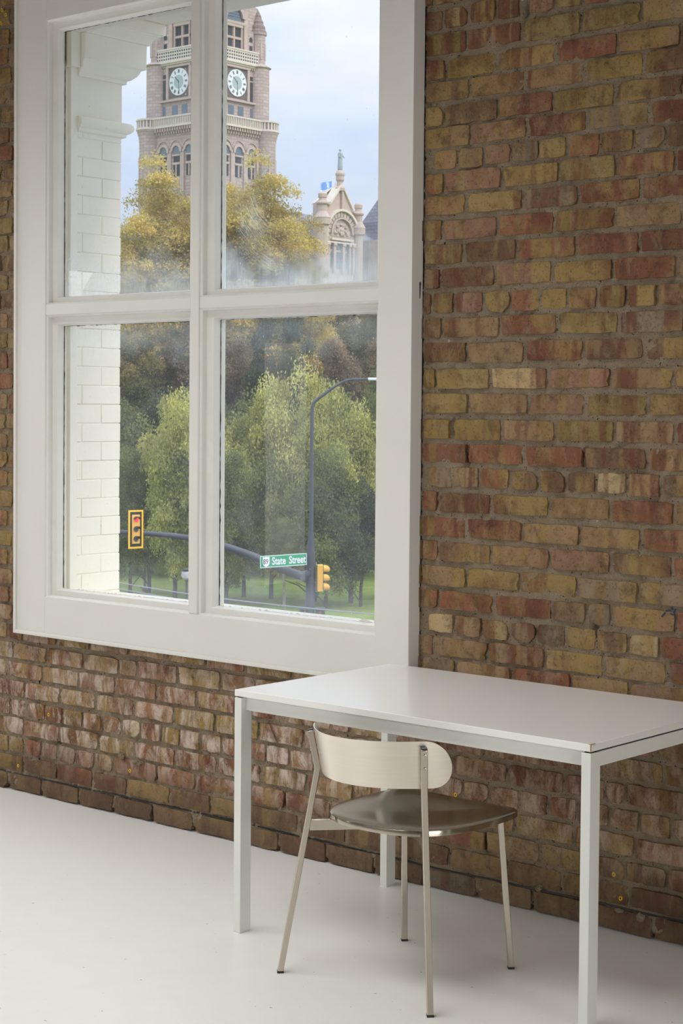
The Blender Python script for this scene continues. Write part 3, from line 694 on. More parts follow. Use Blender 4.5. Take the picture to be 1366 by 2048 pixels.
# ------------------------------------------------------------------ cable, marks
t = MB(); cp = [(-6.4, .068)] + [(-5.2, .071), (-4.95, .074), (-4.53, .0755), (-4.0, .073), (-3.505, .0716), (-3.223, .0738), (-2.915, .0764), (-2.566, .0766), (-2.0, .078)]
pts = []
for i in range(len(cp) - 1):
    for k in range(6):
        f = k / 6; x = cp[i][0] * (1 - f) + cp[i + 1][0] * f; z_ = cp[i][1] * (1 - f) + cp[i + 1][1] * f
        pts.append((x, (-.0065 if x > -3.62 else .0035) + .0008 * math.sin(x * 31), z_ + .0012 * math.sin(x * 17)))
t.tube(pts, .0032, 8)
cb = t.build('cable', M_BLACK, None, org=(-4.2, 0, .07), smooth=True)
tag(cb, 'thin black cable running along the foot of the brick wall', 'cable')
lump = MB()
def blob(b, c, s, seed):
    r = random.Random(seed); vs = []; fs = []; n = 8; m_ = 5
    for j in range(m_ + 1):
        for i in range(n):
            a = 2 * math.pi * i / n; e = math.pi * j / m_
            k = 1 + r.uniform(-.25, .25)
            vs.append((c[0] + s[0] * k * math.cos(a) * math.sin(e), c[1] + s[1] * k * math.cos(e), c[2] + s[2] * k * math.sin(a) * math.sin(e)))
    for j in range(m_):
        for i in range(n): fs.append((j * n + i, j * n + (i + 1) % n, (j + 1) * n + (i + 1) % n, (j + 1) * n + i))
    b.add(vs, fs)
for i, (x, z, sx, sz) in enumerate([(-4.913, .216, .022, .012), (-3.07, .079, .012, .012), (-3.2, .088, .008, .007), (-2.705, .062, .014, .014), (-2.78, .067, .014, .008), (-5.0, .232, .02, .012)]):
    b = MB(); blob(b, (x, -.006, z), (sx, .010, sz), i); o = b.build('mortar_lump', M_MORTAR, wall, org=(x, 0, z))
t = NT('blue_paint'); M_BLUE = t.done(t.bsdf((.012, .02, .06, 1), .5))
b = MB()
for (x, z, w, h, a) in [(-2.640, .972, .018, .005, .9), (-2.625, .985, .016, .005, .2), (-2.612, .992, .007, .010, .4), (-2.603, .985, .006, .014, -.5), (-2.612, .975, .012, .005, -.3)]:
    M_ = Matrix.Translation((x, -.0095, z)) @ Matrix.Rotation(-a, 4, 'Y')
    b.box(-w / 2, w / 2, 0, .0015, -h / 2, h / 2, M_)
b.build('blue_paint_scribble', M_BLUE, wall)

# ------------------------------------------------------------------ table
TX0, TX1, TY0, TY1, TH = -3.6395, -2.3896, -.7829, -.0485, .73
tb = empty('table', ((TX0 + TX1) / 2, (TY0 + TY1) / 2, 0))
tag(tb, 'white rectangular table with slim steel legs standing against the brick wall', 'table')
b = MB(); b.box(TX0, TX1, TY0, TY1, TH - .0195, TH)
b.build('tabletop', M_TOP, tb, bevel=.0012)
LW, LD = .028, .046
zt = TH - .0235
for x0 in (TX0, TX1 - LW):
    for y0 in (TY0, TY1 - LD):
        b = MB(); b.box(x0, x0 + LW, y0, y0 + LD, .004, zt); b.build('leg', M_TABLEMETAL, tb, bevel=.0016)
        b = MB(); b.box(x0 + .001, x0 + LW - .001, y0 + .001, y0 + LD - .001, 0, .004); b.build('foot_cap', M_SASH, tb)
        b = MB(); b.box(x0 + .006, x0 + LW - .006, y0 + .006, y0 + LD - .006, zt - .002, TH - .019); b.build('gap_shade_spacer', M_GAP, tb)  # near-black block paints the shade of the gap under the top
AH = .038
b = MB(); b.box(TX0 + LW, TX1 - LW, TY0 + .020, TY0 + .044, zt - AH, TH - .0200); b.build('rail', M_TABLEMETAL, tb, bevel=.0012)
b = MB(); b.box(TX0 + LW, TX1 - LW, TY1 - .044, TY1 - .020, zt - AH, TH - .0200); b.build('rail', M_TABLEMETAL, tb, bevel=.0012)
b = MB(); b.box(TX1 - .026, TX1 - .001, TY0 + LD, TY1 - LD, zt - AH, zt); b.build('rail', M_TABLEMETAL, tb, bevel=.0012)
b = MB(); b.box(TX0 + .001, TX0 + .026, TY0 + LD, TY1 - LD, zt - AH, zt); b.build('rail', M_TABLEMETAL, tb, bevel=.0012)
b = MB(); b.box(TX1 - .022, TX1 - .006, TY0 + .03, TY1 - .03, zt, TH - .019); b.build('gap_shade_spacer', M_GAP, tb)  # gap shade painted in along the right edge too
# chipped corner
b = MB(); b.box(TX1 - .0015, TX1 + .0005, TY0 - .0004, TY0 + .0015, TH - .018, TH + .0004); b.box(TX1 - .006, TX1 - .001, TY0 - .0005, TY0 + .001, TH - .001, TH + .0006)
b.box(TX1 - .001, TX1 + .0005, TY0, TY0 + .021, TH - .0012, TH + .0005)
tag(b.build('chipped_corner', M_BROWN, tb), 'bare brown chipboard at the chipped corner')
b = MB(); b.box(TX1 - .0005, TX1 + .0035, TY0 + .002, TY0 + .020, TH - .008, TH - .003, Matrix.Identity(4)); b.build('lifted_edge_strip', M_TABLEMETAL, tb, bevel=.0015)

# ------------------------------------------------------------------ chair
CHX, CHY = -3.016, -.73
ch = empty('chair', (CHX, CHY, 0))
tag(ch, 'brushed steel chair with a curved band backrest pushed under the white table', 'chair')
S2 = math.sqrt(.5)
BFOOT, BBEND, BTOP = (.264, -.963, .004), (.188, -.8995, .573), (.200, -.9165, .680)
FTOP, FFOOT = (.172, -.533, .428), (.192, -.502, .004)
def W(p_, s): return (CHX + s * p_[0], p_[1], p_[2])
for s in (-1, 1):
    b = MB(); b.beam([W(BFOOT, s), W(BBEND, s), W(BTOP, s)], .0175, .0165, (s * S2, -S2, 0)); lg = b.build('leg', M_STEEL, ch, bevel=.0018)
    b = MB(); q = Vector(W(BTOP, s)); d = (q - Vector(W(BBEND, s))).normalized(); b.beam([q - d * .001, q + d * .0035], .0160, .0150, (s * S2, -S2, 0)); b.build('end_cap', M_BLACK, ch, bevel=.001)
    q = Vector(W(BFOOT, s)); b = MB(); b.beam([(q.x, q.y, 0), (q.x, q.y, .0065)], .019, .018, (s * S2, -S2, 0)); b.build('rubber_foot', M_BLACK, ch, bevel=.001)
    b = MB(); b.beam([W(FFOOT, s), W(FTOP, s)], .0175, .0165, (s * S2, S2, 0)); b.build('leg', M_STEEL, ch, bevel=.0018)
    q = Vector(W(FFOOT, s)); b = MB(); b.beam([(q.x, q.y, 0), (q.x, q.y, .0065)], .019, .018, (s * S2, S2, 0)); b.build('rubber_foot', M_BLACK, ch, bevel=.001)
    # bracket from the rear post to below the seat
    pz = .4145; f = pz / .573
    px_ = .264 + (.188 - .264) * f; py_ = -.963 + (-.8995 + .963) * f
    b = MB(); b.beam([W((px_ - .005, py_ + .005, pz), s), W((px_ - .11, py_ + .12, pz), s)], .024, .010, (s * S2, S2, 0)); 
    b = MB(); a0 = Vector(W((px_ - .004, py_ + .004, 0), s)); a1 = Vector(W((px_ - .12, py_ + .13, 0), s)); dd = (a1 - a0).normalized(); nn_ = Vector((-dd.y, dd.x, 0)) * .006
    vs = [a0 - nn_, a0 + nn_, a1 + nn_, a1 - nn_]
    b.add([(v.x, v.y, .400) for v in vs] + [(v.x, v.y, .430) for v in vs], [(3, 2, 1, 0), (4, 5, 6, 7), (0, 1, 5, 4), (1, 2, 6, 5), (2, 3, 7, 6), (3, 0, 4, 7)])
    b.build('bracket', M_STEEL, ch, bevel=.0015)
# seat: dished sheet with a turned down rim
half = [(0, -.925), (.06, -.921), (.107, -.908), (.15, -.885), (.18, -.855), (.205, -.81), (.222, -.75), (.229, -.69), (.228, -.61), (.222, -.54), (.213, -.508), (.198, -.492), (.178, -.484), (.12, -.484), (0, -.487)]
def cr(pts, n):
    out = []
    P_ = [pts[0]] + pts + [pts[-1]]
    for i in range(1, len(P_) - 2):
        a, b_, c, d = [np.array(P_[i + k]) for k in (-1, 0, 1, 2)]
        for k in range(n):
            t_ = k / n
            out.append(tuple(.5 * ((2 * b_) + (-a + c) * t_ + (2 * a - 5 * b_ + 4 * c - d) * t_ ** 2 + (-a + 3 * b_ - 3 * c + d) * t_ ** 3)))
    out.append(tuple(pts[-1])); return out
h2 = cr(half, 4)
outl = [(x, y) for x, y in h2] + [(-x, y) for x, y in h2[-2:0:-1]]
SZ = .452
cy_ = -.69; N = len(outl); vs = []; fs = []
def ringv(k, dz):
    return [(CHX + x * k, cy_ + (y - cy_) * k, SZ + dz) for x, y in outl]
def ringo(off, dz):
    r_ = []
    for i, (x, y) in enumerate(outl):
        x0, y0 = outl[i - 1]; x1, y1 = outl[(i + 1) % N]; tx, ty = x1 - x0, y1 - y0; l = math.hypot(tx, ty); nx_, ny_ = ty / l, -tx / l
        r_.append((CHX + x - nx_ * off, y - ny_ * off, SZ + dz))
    return r_
rings = [ringv(k, -.0065 * math.cos(k / .82 * math.pi / 2) ** 1.2 if k < .82 else 0.0) for k in (.12, .3, .5, .68, .82, .90)]
rings += [ringo(.006, .0), ringo(.003, -.0006), ringo(.0008, -.002), ringo(0, -.0045), ringo(0, -.0165), ringo(.0012, -.0175), ringo(.004, -.0175), ringo(.004, -.010), ringv(.85, -.0105), ringv(.3, -.0155)]
for r_ in rings: vs += r_
for i in range(len(rings) - 1):
    for k in range(N): fs.append((i * N + k, i * N + (k + 1) % N, (i + 1) * N + (k + 1) % N, (i + 1) * N + k))
fs.append(tuple(range(N))); fs.append(tuple((len(rings) - 1) * N + k for k in range(N)))
b = MB(); b.add(vs, fs); st = b.build('seat', M_SEAT, ch, smooth=True)
# backrest band
BA, BBv, BYC, BT, BZT, BZB, BTH = .2919, .4447, -.5569, -.2875, .6985, .5687, .90
def bpt(th, z_, off=0):
    x = BA * math.sin(th); y = BYC + BT * (z_ - .63) - BBv * math.cos(th)
    n = Vector((math.sin(th) / BA, -math.cos(th) / BBv, 0)).normalized()
    return Vector((CHX + x, y, z_)) + n * off
arc = [0]; M_N = 160
ths = [-BTH + 2 * BTH * i / M_N for i in range(M_N + 1)]
for i in range(M_N): arc.append(arc[-1] + (bpt(ths[i + 1], .63) - bpt(ths[i], .63)).length)
Ltot = arc[-1]; HH = (BZT - BZB) / 2; ZM = (BZT + BZB) / 2
def th_at(s_):
    i = min(max(np.searchsorted(arc, s_) - 1, 0), M_N - 1); f = (s_ - arc[i]) / (arc[i + 1] - arc[i]); return ths[i] + f * (ths[i + 1] - ths[i])
cols = []
NS = 14
ss = [HH * (1 - math.cos(k / NS * math.pi / 2)) for k in range(NS)] + list(np.linspace(HH, Ltot - HH, 40)) + [Ltot - HH * (1 - math.cos((NS - 1 - k) / NS * math.pi / 2)) for k in range(NS)]
vs = []; fs = []; NV = 8
for s_ in ss:
    e = 0
    if s_ < HH: e = HH - s_
    elif s_ > Ltot - HH: e = s_ - (Ltot - HH)
    hh = math.sqrt(max(HH * HH - e * e, 1e-8))
    th = th_at(s_)
    for off in (0, -.0028):
        for j in range(NV + 1): vs.append(bpt(th, ZM - hh + 2 * hh * j / NV, off))
R_ = 2 * (NV + 1)
for i in range(len(ss) - 1):
    a, c = i * R_, (i + 1) * R_
    for j in range(NV):
        fs.append((a + j, c + j, c + j + 1, a + j + 1)); fs.append((a + NV + 1 + j, a + NV + 2 + j, c + NV + 2 + j, c + NV + 1 + j))
    fs.append((a, a + NV + 1, c + NV + 1, c)); fs.append((a + NV, c + NV, c + R_ - 1, a + R_ - 1))
b = MB(); b.add(vs, fs); b.build('backrest', M_STEELB, ch, smooth=True)
# screws through the posts
for s in (-1, 1):
    for z_ in (.664, .627):
        f = (z_ - .573) / .107; q = Vector((CHX + s * (.188 + .012 * f), -.8995 - .017 * f, z_))
        n = Vector((s * S2, -S2, 0)); rot = Vector((0, 0, 1)).rotation_difference(n).to_matrix().to_4x4()
        M_ = Matrix.Translation(q + n * .0080) @ rot
        b = MB(); b.lathe([(.0, 0), (.0052, 0), (.0052, .0016), (.0040, .0024), (.0024, .0024), (.0022, .0006), (.0, .0006)], 0, 0, 16, M=M_)
        b.build('screw', M_STEEL, ch, smooth=True)
# ------------------------------------------------------------------ outside: street, park, civic building
GZ = -10.93                                   # street level below the loft floor
def ext(px, py, D):
    """point seen in direction (px, py) of the photograph at forward distance D (metres)"""
    d = CF * FPX + CR * (px - CXP) - CU * (py - CYP)
    return CAM_POS + d * (D / FPX)
def gpt(px, D, z=GZ):
    q = ext(px, 812, D); return Vector((q.x, q.y, z))
FH = Vector((CF.x, CF.y, 0)).normalized(); RH = Vector((CR.x, CR.y, 0)).normalized()

def mk_stone(name, c0, c1, sc=1.0):
    t = NT(name)
    br = t.n('ShaderNodeTexBrick'); br.offset = .5
    br.inputs['Scale'].default_value = 1.0
    br.inputs['Brick Width'].default_value = 1.1; br.inputs['Row Height'].default_value = .42; br.inputs['Mortar Size'].default_value = .03
    br.inputs['Color1'].default_value = c0; br.inputs['Color2'].default_value = c1; br.inputs['Mortar'].default_value = tuple(v * .62 for v in c0[:3]) + (1,)
    sep = t.n('ShaderNodeSeparateXYZ'); t.l(t.pos(), sep.inputs[0])
    cmb = t.n('ShaderNodeCombineXYZ'); t.l(t.math('ADD', sep.outputs['X'], sep.outputs['Y']), cmb.inputs[0]); t.l(sep.outputs['Z'], cmb.inputs[1])
    t.l(cmb.outputs[0], br.inputs['Vector'])
    c = t.mix(t.math('MULTIPLY', t.ramp(t.noise(.8, 5, .7), .35, .7), .35), br.outputs['Color'], (.36, .27, .22, 1))
    nb = t.bump(t.noise(3, 4), .6, .08, t.bump(br.outputs['Fac'], .6, .05))
    return t.done(t.bsdf(c, .9, 0, nb, .2))
M_STONE = mk_stone('rusticated_sandstone', (.62, .50, .455, 1), (.50, .395, .355, 1))
M_STONEL = paint('carved_sandstone', (.60, .475, .415, 1), .9, .16, .4, 1.2)
M_STONEW = paint('pale_stone_trim', (.76, .67, .575, 1), .9, .1, .3, 1.5)
M_SLATE = mk_stone('slate_roof', (.21, .225, .27, 1), (.27, .29, .34, 1))
M_CONE = mk_stone('cone_tiles', (.27, .20, .185, 1), (.34, .25, .225, 1))
M_SLATEL = mk_stone('lead_grey_roof', (.30, .33, .40, 1), (.36, .39, .45, 1))
M_WINB = simple('far_window_glass', (.13, .17, .21, 1), .12, 0, .9)
M_WIND = simple('dark_opening', (.045, .045, .05, 1), .6)
M_CLOCKW = simple('clock_white', (.80, .83, .84, 1), .5)
M_CLOCKG = simple('clock_grey_green', (.42, .50, .49, 1), .5)
M_CLOCKD = simple('clock_numerals', (.10, .10, .11, 1), .5)
M_DARKSTONE = paint('clock_panel_stone', (.19, .16, .15, 1), .9, .1, .2, 2)
M_BRONZE = paint('weathered_statue_metal', (.44, .49, .52, 1), .7, .2, .2, 4)
M_METALG = simple('pole_paint', (.075, .08, .10, 1), .5)
M_GALV = simple('galvanised_steel', (.36, .36, .39, 1), .45)
M_SIGY = simple('signal_yellow', (.95, .52, .09, 1), .45)
M_SIGB = simple('backplate_yellow', (1.0, .60, .01, 1), .5)
M_GREEN = simple('sign_green', (.0, .33, .165, 1), .45)
M_WHITE = simple('sign_white', (.86, .88, .88, 1), .5)

# ---- ground
def flat(name, D0, D1, px0, px1, z, mat, kind='structure', dz=.05):
    pts = [gpt(px0, D0, z), gpt(px1, D0, z), gpt(px1, D1, z), gpt(px0, D1, z)]
    b = MB(); b.add([tuple(q) for q in pts] + [(q.x, q.y, q.z - dz) for q in pts], [(3, 2, 1, 0), (4, 5, 6, 7), (0, 1, 5, 4), (1, 2, 6, 5), (2, 3, 7, 6), (3, 0, 4, 7)][::1])
    o = b.build(name, mat); o['kind'] = kind; return o
def mk_lawn():
    t = NT('lawn_grass')
    c = t.mix(t.ramp(t.noise(.35, 4, .6), .35, .65), (.21, .30, .06, 1), (.31, .39, .10, 1))
    c = t.mix(t.ramp(t.noise(4, 4, .7), .54, .68), c, (.33, .28, .12, 1))
    c = t.mix(t.ramp(t.noise(9, 3, .7), .36, .50), (.15, .22, .05, 1), c)
    return t.done(t.bsdf(c, 1, 0, t.bump(t.noise(12, 3), .8, .1), .05))
M_LAWN = mk_lawn()
flat('lawn', 97, 420, -5000, 5500, GZ, M_LAWN)
flat('street', 12, 92, -4500, 5000, GZ - .16, paint('asphalt', (.085, .085, .088, 1), .95, .2, .3, .6), dz=.3)
flat('sidewalk', 92, 97, -5000, 5500, GZ + .01, paint('concrete_paving', (.40, .385, .36, 1), .95, .1, .2, 1), dz=.3)
flat('park_path', 139, 142, -2000, 3200, GZ + .03, paint('path_concrete', (.52, .46, .40, 1), .95, .1, .2, 1))

# ---- trees
def leaf_cloud(seed, n, R, H, zc, leaf, clumps=46, narrow=.0, droop=0):
    r = np.random.RandomState(seed)
    d = r.normal(size=(clumps, 3)); d /= np.linalg.norm(d, axis=1)[:, None]
    rad = r.uniform(.35, .92, clumps)[:, None]
    cen = d * rad * np.array([R, R, H])
    cen[:, :2] *= (1 - narrow * np.clip(cen[:, 2:3] / H, -1, 1))
    cr_ = r.uniform(.20, .38, clumps) * R * (1 if H < 7 else .85)
    ci = r.randint(0, clumps, n)
    v = r.normal(size=(n, 3)); v /= np.linalg.norm(v, axis=1)[:, None]
    v[:, 2] = np.where(v[:, 2] < -.3, -v[:, 2] * .5, v[:, 2])
    P_ = cen[ci] + v * (cr_[ci] * np.clip(r.normal(.92, .16, n), .2, 1.35))[:, None]
    P_[:, 2] += zc
    a = r.normal(size=(n, 3)) + v * .0; a /= np.linalg.norm(a, axis=1)[:, None]
    up = v + r.normal(0, .7, (n, 3)); b_ = np.cross(a, up); b_ /= np.linalg.norm(b_, axis=1)[:, None]
    s = (leaf * r.uniform(.6, 1.3, n))[:, None]
    co = np.stack([P_ - a * s, P_ + b_ * s * .55, P_ + a * s, P_ - b_ * s * .55], 1).reshape(-1, 3)
    q = np.arange(n * 4).reshape(n, 4)
    tone = np.repeat((.75 + .5 * r.rand(clumps))[ci] * r.uniform(.8, 1.2, n), 4)
    hue = np.repeat(np.clip((r.rand(clumps))[ci] * .6 + r.rand(n) * .4, 0, 1), 4)
    return co, q, tone, hue
def mk_leaf(name, ca, cb, cc):
    """ca main, cb second hue, cc accent"""
    t = NT(name)
    at = t.n('ShaderNodeAttribute'); at.attribute_name = 'leaf'
    s = t.n('ShaderNodeSeparateColor'); t.l(at.outputs['Color'], s.inputs[0])
    c = t.mix(t.ramp(s.outputs[1], .25, .75), ca, cb)
    c = t.mix(t.ramp(s.outputs[1], .90, .96), c, cc)
    x = t.n('ShaderNodeHueSaturation'); t.l(t.math('MULTIPLY', s.outputs[0], 1.0), x.inputs['Value']); t.l(c, x.inputs['Color'])
    d = t.n('ShaderNodeBsdfDiffuse'); t.l(x.outputs[0], d.inputs['Color'])
    tr = t.n('ShaderNodeBsdfTranslucent'); t.l(x.outputs[0], tr.inputs['Color'])
    m = t.n('ShaderNodeMixShader'); m.inputs[0].default_value = .35; t.l(d.outputs[0], m.inputs[1]); t.l(tr.outputs[0], m.inputs[2])
    return t.done(m.outputs[0])
LEAF = dict(
    gold=mk_leaf('leaf_gold', (.52, .43, .13, 1), (.68, .53, .17, 1), (.70, .40, .13, 1)),
    lime=mk_leaf('leaf_lime', (.40, .41, .14, 1), (.60, .57, .20, 1), (.64, .48, .17, 1)),
    green=mk_leaf('leaf_green', (.18, .205, .09, 1), (.27, .275, .11, 1), (.36, .31, .13, 1)),
    olive=mk_leaf('leaf_olive', (.19, .185, .08, 1), (.31, .25, .10, 1), (.44, .29, .10, 1)),
    rust=mk_leaf('leaf_rust', (.27, .215, .145, 1), (.36, .25, .15, 1), (.42, .23, .13, 1)),
    dark=mk_leaf('leaf_dark', (.10, .12, .085, 1), (.14, .15, .095, 1), (.15, .14, .08, 1)))
M_BARK = paint('bark', (.115, .09, .075, 1), .95, .3, .5, 6)
M_BARKL = paint('bark_pale', (.27, .235, .20, 1), .95, .3, .5, 6)
MESH = {}
def cloud_mesh(key, kind, *a, **k):
    if (key, kind) in MESH: return MESH[key, kind]
    co, q, tone, hue = leaf_cloud(*a, **k)
    o = np_mesh('foliage', co, q, LEAF[kind], None, smooth=False)
    me = o.data; at = me.attributes.new('leaf', 'FLOAT_COLOR', 'POINT')
    arr = np.zeros((len(co), 4), dtype=np.float32); arr[:, 0] = tone; arr[:, 1] = hue; arr[:, 3] = 1
    at.data.foreach_set('color', arr.ravel())
    bpy.data.objects.remove(o); MESH[key, kind] = me; return me
def tree(px, D, top, width, kind, shape, label, group='', rz=0, name='tree', crown_low=2.2, bark=None, stems=True):
    """top: height of the crown top; width: crown radius"""
    q = gpt(px, D); t = empty(name, q); tag(t, label, 'tree', group or None)
    tall = top > 16
    Rm, Hm = (4.4, 12.0) if top > 21 else (4.0, 8.5) if tall else (4.0, 6.0)
    tier = 2 if top > 21 else 1 if tall else 0
    fac = (1, 1.35, 2.0)[tier]
    spec = dict(round=(21, 40000, Rm, Hm, 0, .110, 64, .18), broad=(22, 40000, Rm, Hm, 0, .115, 56, .1), cone=(23, 32000, Rm, Hm, 0, .10, 64, .75), loose=(24, 28000, Rm, Hm, 0, .115, 46, .30), big=(25, 44000, Rm, Hm, 0, .105, 84, .16))[shape]
    spec = (spec[0] + tier * 10, int(spec[1] * fac)) + spec[2:6] + (int(spec[6] * fac * 1.2), spec[7])
    me = cloud_mesh((shape, tier), kind, *spec[:6], clumps=spec[6], narrow=spec[7])
    o = bpy.data.objects.new('foliage', me); COL.objects.link(o); o.parent = t; o['kind'] = 'stuff'
    h = (top - crown_low) / 2
    o.location = (0, 0, crown_low + h); o.scale = (width / Rm / 1.15, width / Rm / 1.15, h / Hm / .95); o.rotation_euler = (0, 0, rz)
    r = random.Random(int(px * 7 + D)); b = MB(); tr_ = .05 + top * .006
    base = q; mid = q + Vector((r.uniform(-.3, .3), r.uniform(-.3, .3), crown_low + h * .7)); tip = q + Vector((r.uniform(-.6, .6), r.uniform(-.6, .6), top * .85))
    b.tube([base + Vector((0, 0, -.2)), base + Vector((0, 0, 1.2)), mid, tip], [tr_ * 1.25, tr_, tr_ * .75, .05], 8)
    for k in range(7):
        a = r.uniform(0, 6.28); z0 = crown_low + r.uniform(-.1, .9) * h; L_ = width * r.uniform(.5, .85)
        s = base + Vector((0, 0, z0)); e = s + Vector((math.cos(a) * L_, math.sin(a) * L_, L_ * r.uniform(.4, 1.0)))
        b.tube([s, (s + e) / 2 + Vector((0, 0, .25)), e], [tr_ * .45, tr_ * .28, .03], 6)
    b.build('trunk', bark or M_BARK, t, org=q)
    return t
def H_at(py, D): return 1.57 + (813 - py) * D / FPX - GZ     # crown top height for a top seen at py
# tall golden tree in front of the clock tower
for px, D, py, w, rz, lab, sh in [
    (322, 150, 322, 5.6, .3, 'tall golden leaved tree in front of the left side of the clock tower', 'big'),
    (420, 153, 340, 4.6, 1.9, 'tall golden leaved tree behind the window mullion, middle one of the tall golden trees', 'big'),
    (508, 149, 318, 5.5, 2.2, 'tall golden leaved tree in front of the right side of the clock tower', 'big'),
    (566, 151, 378, 4.6, 4.0, 'golden leaved tree reaching right towards the stone gable', 'big'),
    (274, 147, 410, 3.5, 5.0, 'golden leaved tree with a thin crown beside the cream brick pier', 'loose'),
    (598, 147, 448, 3.3, 1.0, 'lowest and rightmost of the golden trees, its tips against the stone gable', 'loose')]:
    tree(px, D, H_at(py, D), w, 'gold', sh, lab, 'tall golden trees', rz, crown_low=9)
# sparse upper left branch of the golden tree, part of its crown
# middle belt
for px, D, py, w, kind, sh, rz, lab in [
    (262, 136, 655, 3.6, 'olive', 'broad', .4, 'olive green tree beside the cream brick pier in the middle belt of the park'),
    (330, 139, 640, 3.8, 'olive', 'round', 1.4, 'yellow flecked olive tree behind the left panes, left of the mullion'),
    (405, 137, 600, 3.8, 'rust', 'broad', 2.4, 'brownish thinning tree standing behind the window mullion'),
    (478, 138, 650, 3.2, 'rust', 'loose', 3.4, 'rust coloured thinning tree just right of the window mullion'),
    (530, 134, 612, 2.6, 'dark', 'cone', .9, 'left one of two dark conifers behind the top of the lower right pane'),
    (590, 136, 610, 3.0, 'dark', 'cone', 2.9, 'right one of two dark conifers behind the top of the lower right pane'),
    (665, 133, 662, 3.2, 'rust', 'broad', 4.4, 'rust brown tree behind the street lamp arm'),
    (735, 139, 648, 3.4, 'rust', 'loose', 5.2, 'pinkish brown thinning tree at the right edge of the lower right pane'),
    (800, 136, 640, 3.6, 'olive', 'round', 5.9, 'olive tree hidden behind the right side of the window casing')]:
    tree(px, D, H_at(py, D), w, kind, sh, lab, 'park trees in the middle belt', rz, crown_low=3.5)
# darker rows behind, seen through the gaps
ORD = ['first', 'second', 'third', 'fourth', 'fifth', 'sixth', 'seventh', 'eighth', 'ninth', 'tenth', 'eleventh']
for i, (px, py) in enumerate([(210, 560), (275, 575), (340, 566), (405, 560), (465, 570), (530, 560), (590, 558), (655, 556), (715, 560), (780, 556), (850, 560)]):
    tree(px, 168 + (i * 5) % 9, H_at(py, 170), 5.0, ['olive', 'green', 'olive'][i % 3], 'round' if i % 2 else 'broad', 'hazy tree in the far row of the park, %s from the left' % ORD[i], 'far row of park trees', i * 1.3, crown_low=1.5)
for i, (px, py) in enumerate([(215, 800), (305, 760), (400, 775), (505, 760), (625, 765), (700, 760), (790, 770)]):
    tree(px, 127 + (i * 3) % 5, H_at(py, 127), 4.2, ['green', 'dark', 'green'][i % 3], 'broad' if i % 2 else 'round', 'deep green tree shading the gap behind the front row, %s from the left' % ORD[i], 'second row of park trees', i * .9, crown_low=.2)
# front row, bright yellow green
for px, D, py, w, kind, sh, rz, lab in [
    (262, 116, 905, 2.3, 'green', 'round', .2, 'green tree with low branches beside the cream brick pier, front row'),
    (300, 117, 850, 2.4, 'lime', 'loose', 1.1, 'yellow green tree behind the yellow backed traffic signal'),
    (352, 114, 792, 2.7, 'lime', 'round', 2.1, 'yellow green tree in the front row, left of the mullion'),
    (430, 113, 790, 2.7, 'lime', 'broad', 3.1, 'yellow green tree in the front row, behind the mullion'),
    (490, 115, 812, 2.5, 'lime', 'loose', 4.1, 'yellow green tree in the front row, right of the mullion'),
    (545, 114, 762, 2.8, 'lime', 'round', 5.1, 'yellow green tree above the street name sign'),
    (632, 113, 742, 3.0, 'lime', 'big', .5, 'yellow green tree behind the street lamp pole, tallest of the front row'),
    (705, 112, 778, 2.8, 'lime', 'broad', 1.5, 'yellow green tree below the street lamp head'),
    (775, 114, 735, 2.8, 'green', 'round', 2.5, 'green tree at the right edge of the lower right pane, front row'),
    (850, 114, 760, 3.0, 'lime', 'broad', 3.5, 'yellow green tree hidden right of the window, front row')]:
    tree(px, D, H_at(py, D), w, kind, sh, lab, 'front row of park trees', rz, crown_low=.3)
for px, D, py, w, sh, rz, lab in [(455, 110, 905, 2.4, 'round', .3, 'dark green tree low beside the mullion, right of it'), 
    (655, 109, 900, 2.9, 'round', 2.2, 'dark green tree low behind the side-on traffic signal'), (725, 110, 930, 2.7, 'broad', 3.3, 'dark green tree low at the right edge of the lower right pane')]:
    tree(px, D, H_at(py, D), w, 'green' if px != 725 else 'dark', sh, lab, 'low dark trees of the front row', rz, crown_low=.2)
tree(571, 108, 5.6, 1.1, 'green', 'round', 'slim young tree on the lawn straight below the street name sign', '', .7, name='young_tree', crown_low=2.7, bark=M_BARKL)

# ---- park lamps
def park_lamp(px, D, py, label, globe=True):
    q = gpt(px, D); h = H_at(py, D); t = empty('park_lamp', q); tag(t, label, 'street lamp')
    b = MB(); b.lathe([(.16, 0), (.16, .15), (.10, .25), (.075, .6), (.065, h - .75), (.10, h - .7), (.10, h - .62)], q.x, q.y, 10, M=Matrix.Translation((0, 0, q.z))); b.build('post', M_METALG, t, org=q, smooth=True)
    b = MB(); b.lathe([(.10, h - .62), (.26, h - .5), (.30, h - .34), (.26, h - .16), (.16, h - .10)], q.x, q.y, 14, M=Matrix.Translation((0, 0, q.z))); b.build('globe', M_LGLOBE, t, org=q, smooth=True)
    b = MB(); b.lathe([(.27, h - .14), (.25, h - .05), (.10, h), (.0, h + .02)], q.x, q.y, 14, M=Matrix.Translation((0, 0, q.z))); b.build('cap', M_BLACK, t, org=q, smooth=True)
M_LGLOBE = simple('lamp_globe', (.52, .54, .55, 1), .25)
park_lamp(375, 96, 1138, 'park lamp with a pale globe and dark cap beside the mullion')
park_lamp(291, 118, 1108, 'dark slim park lamp post on the lawn below the curved signal arm')

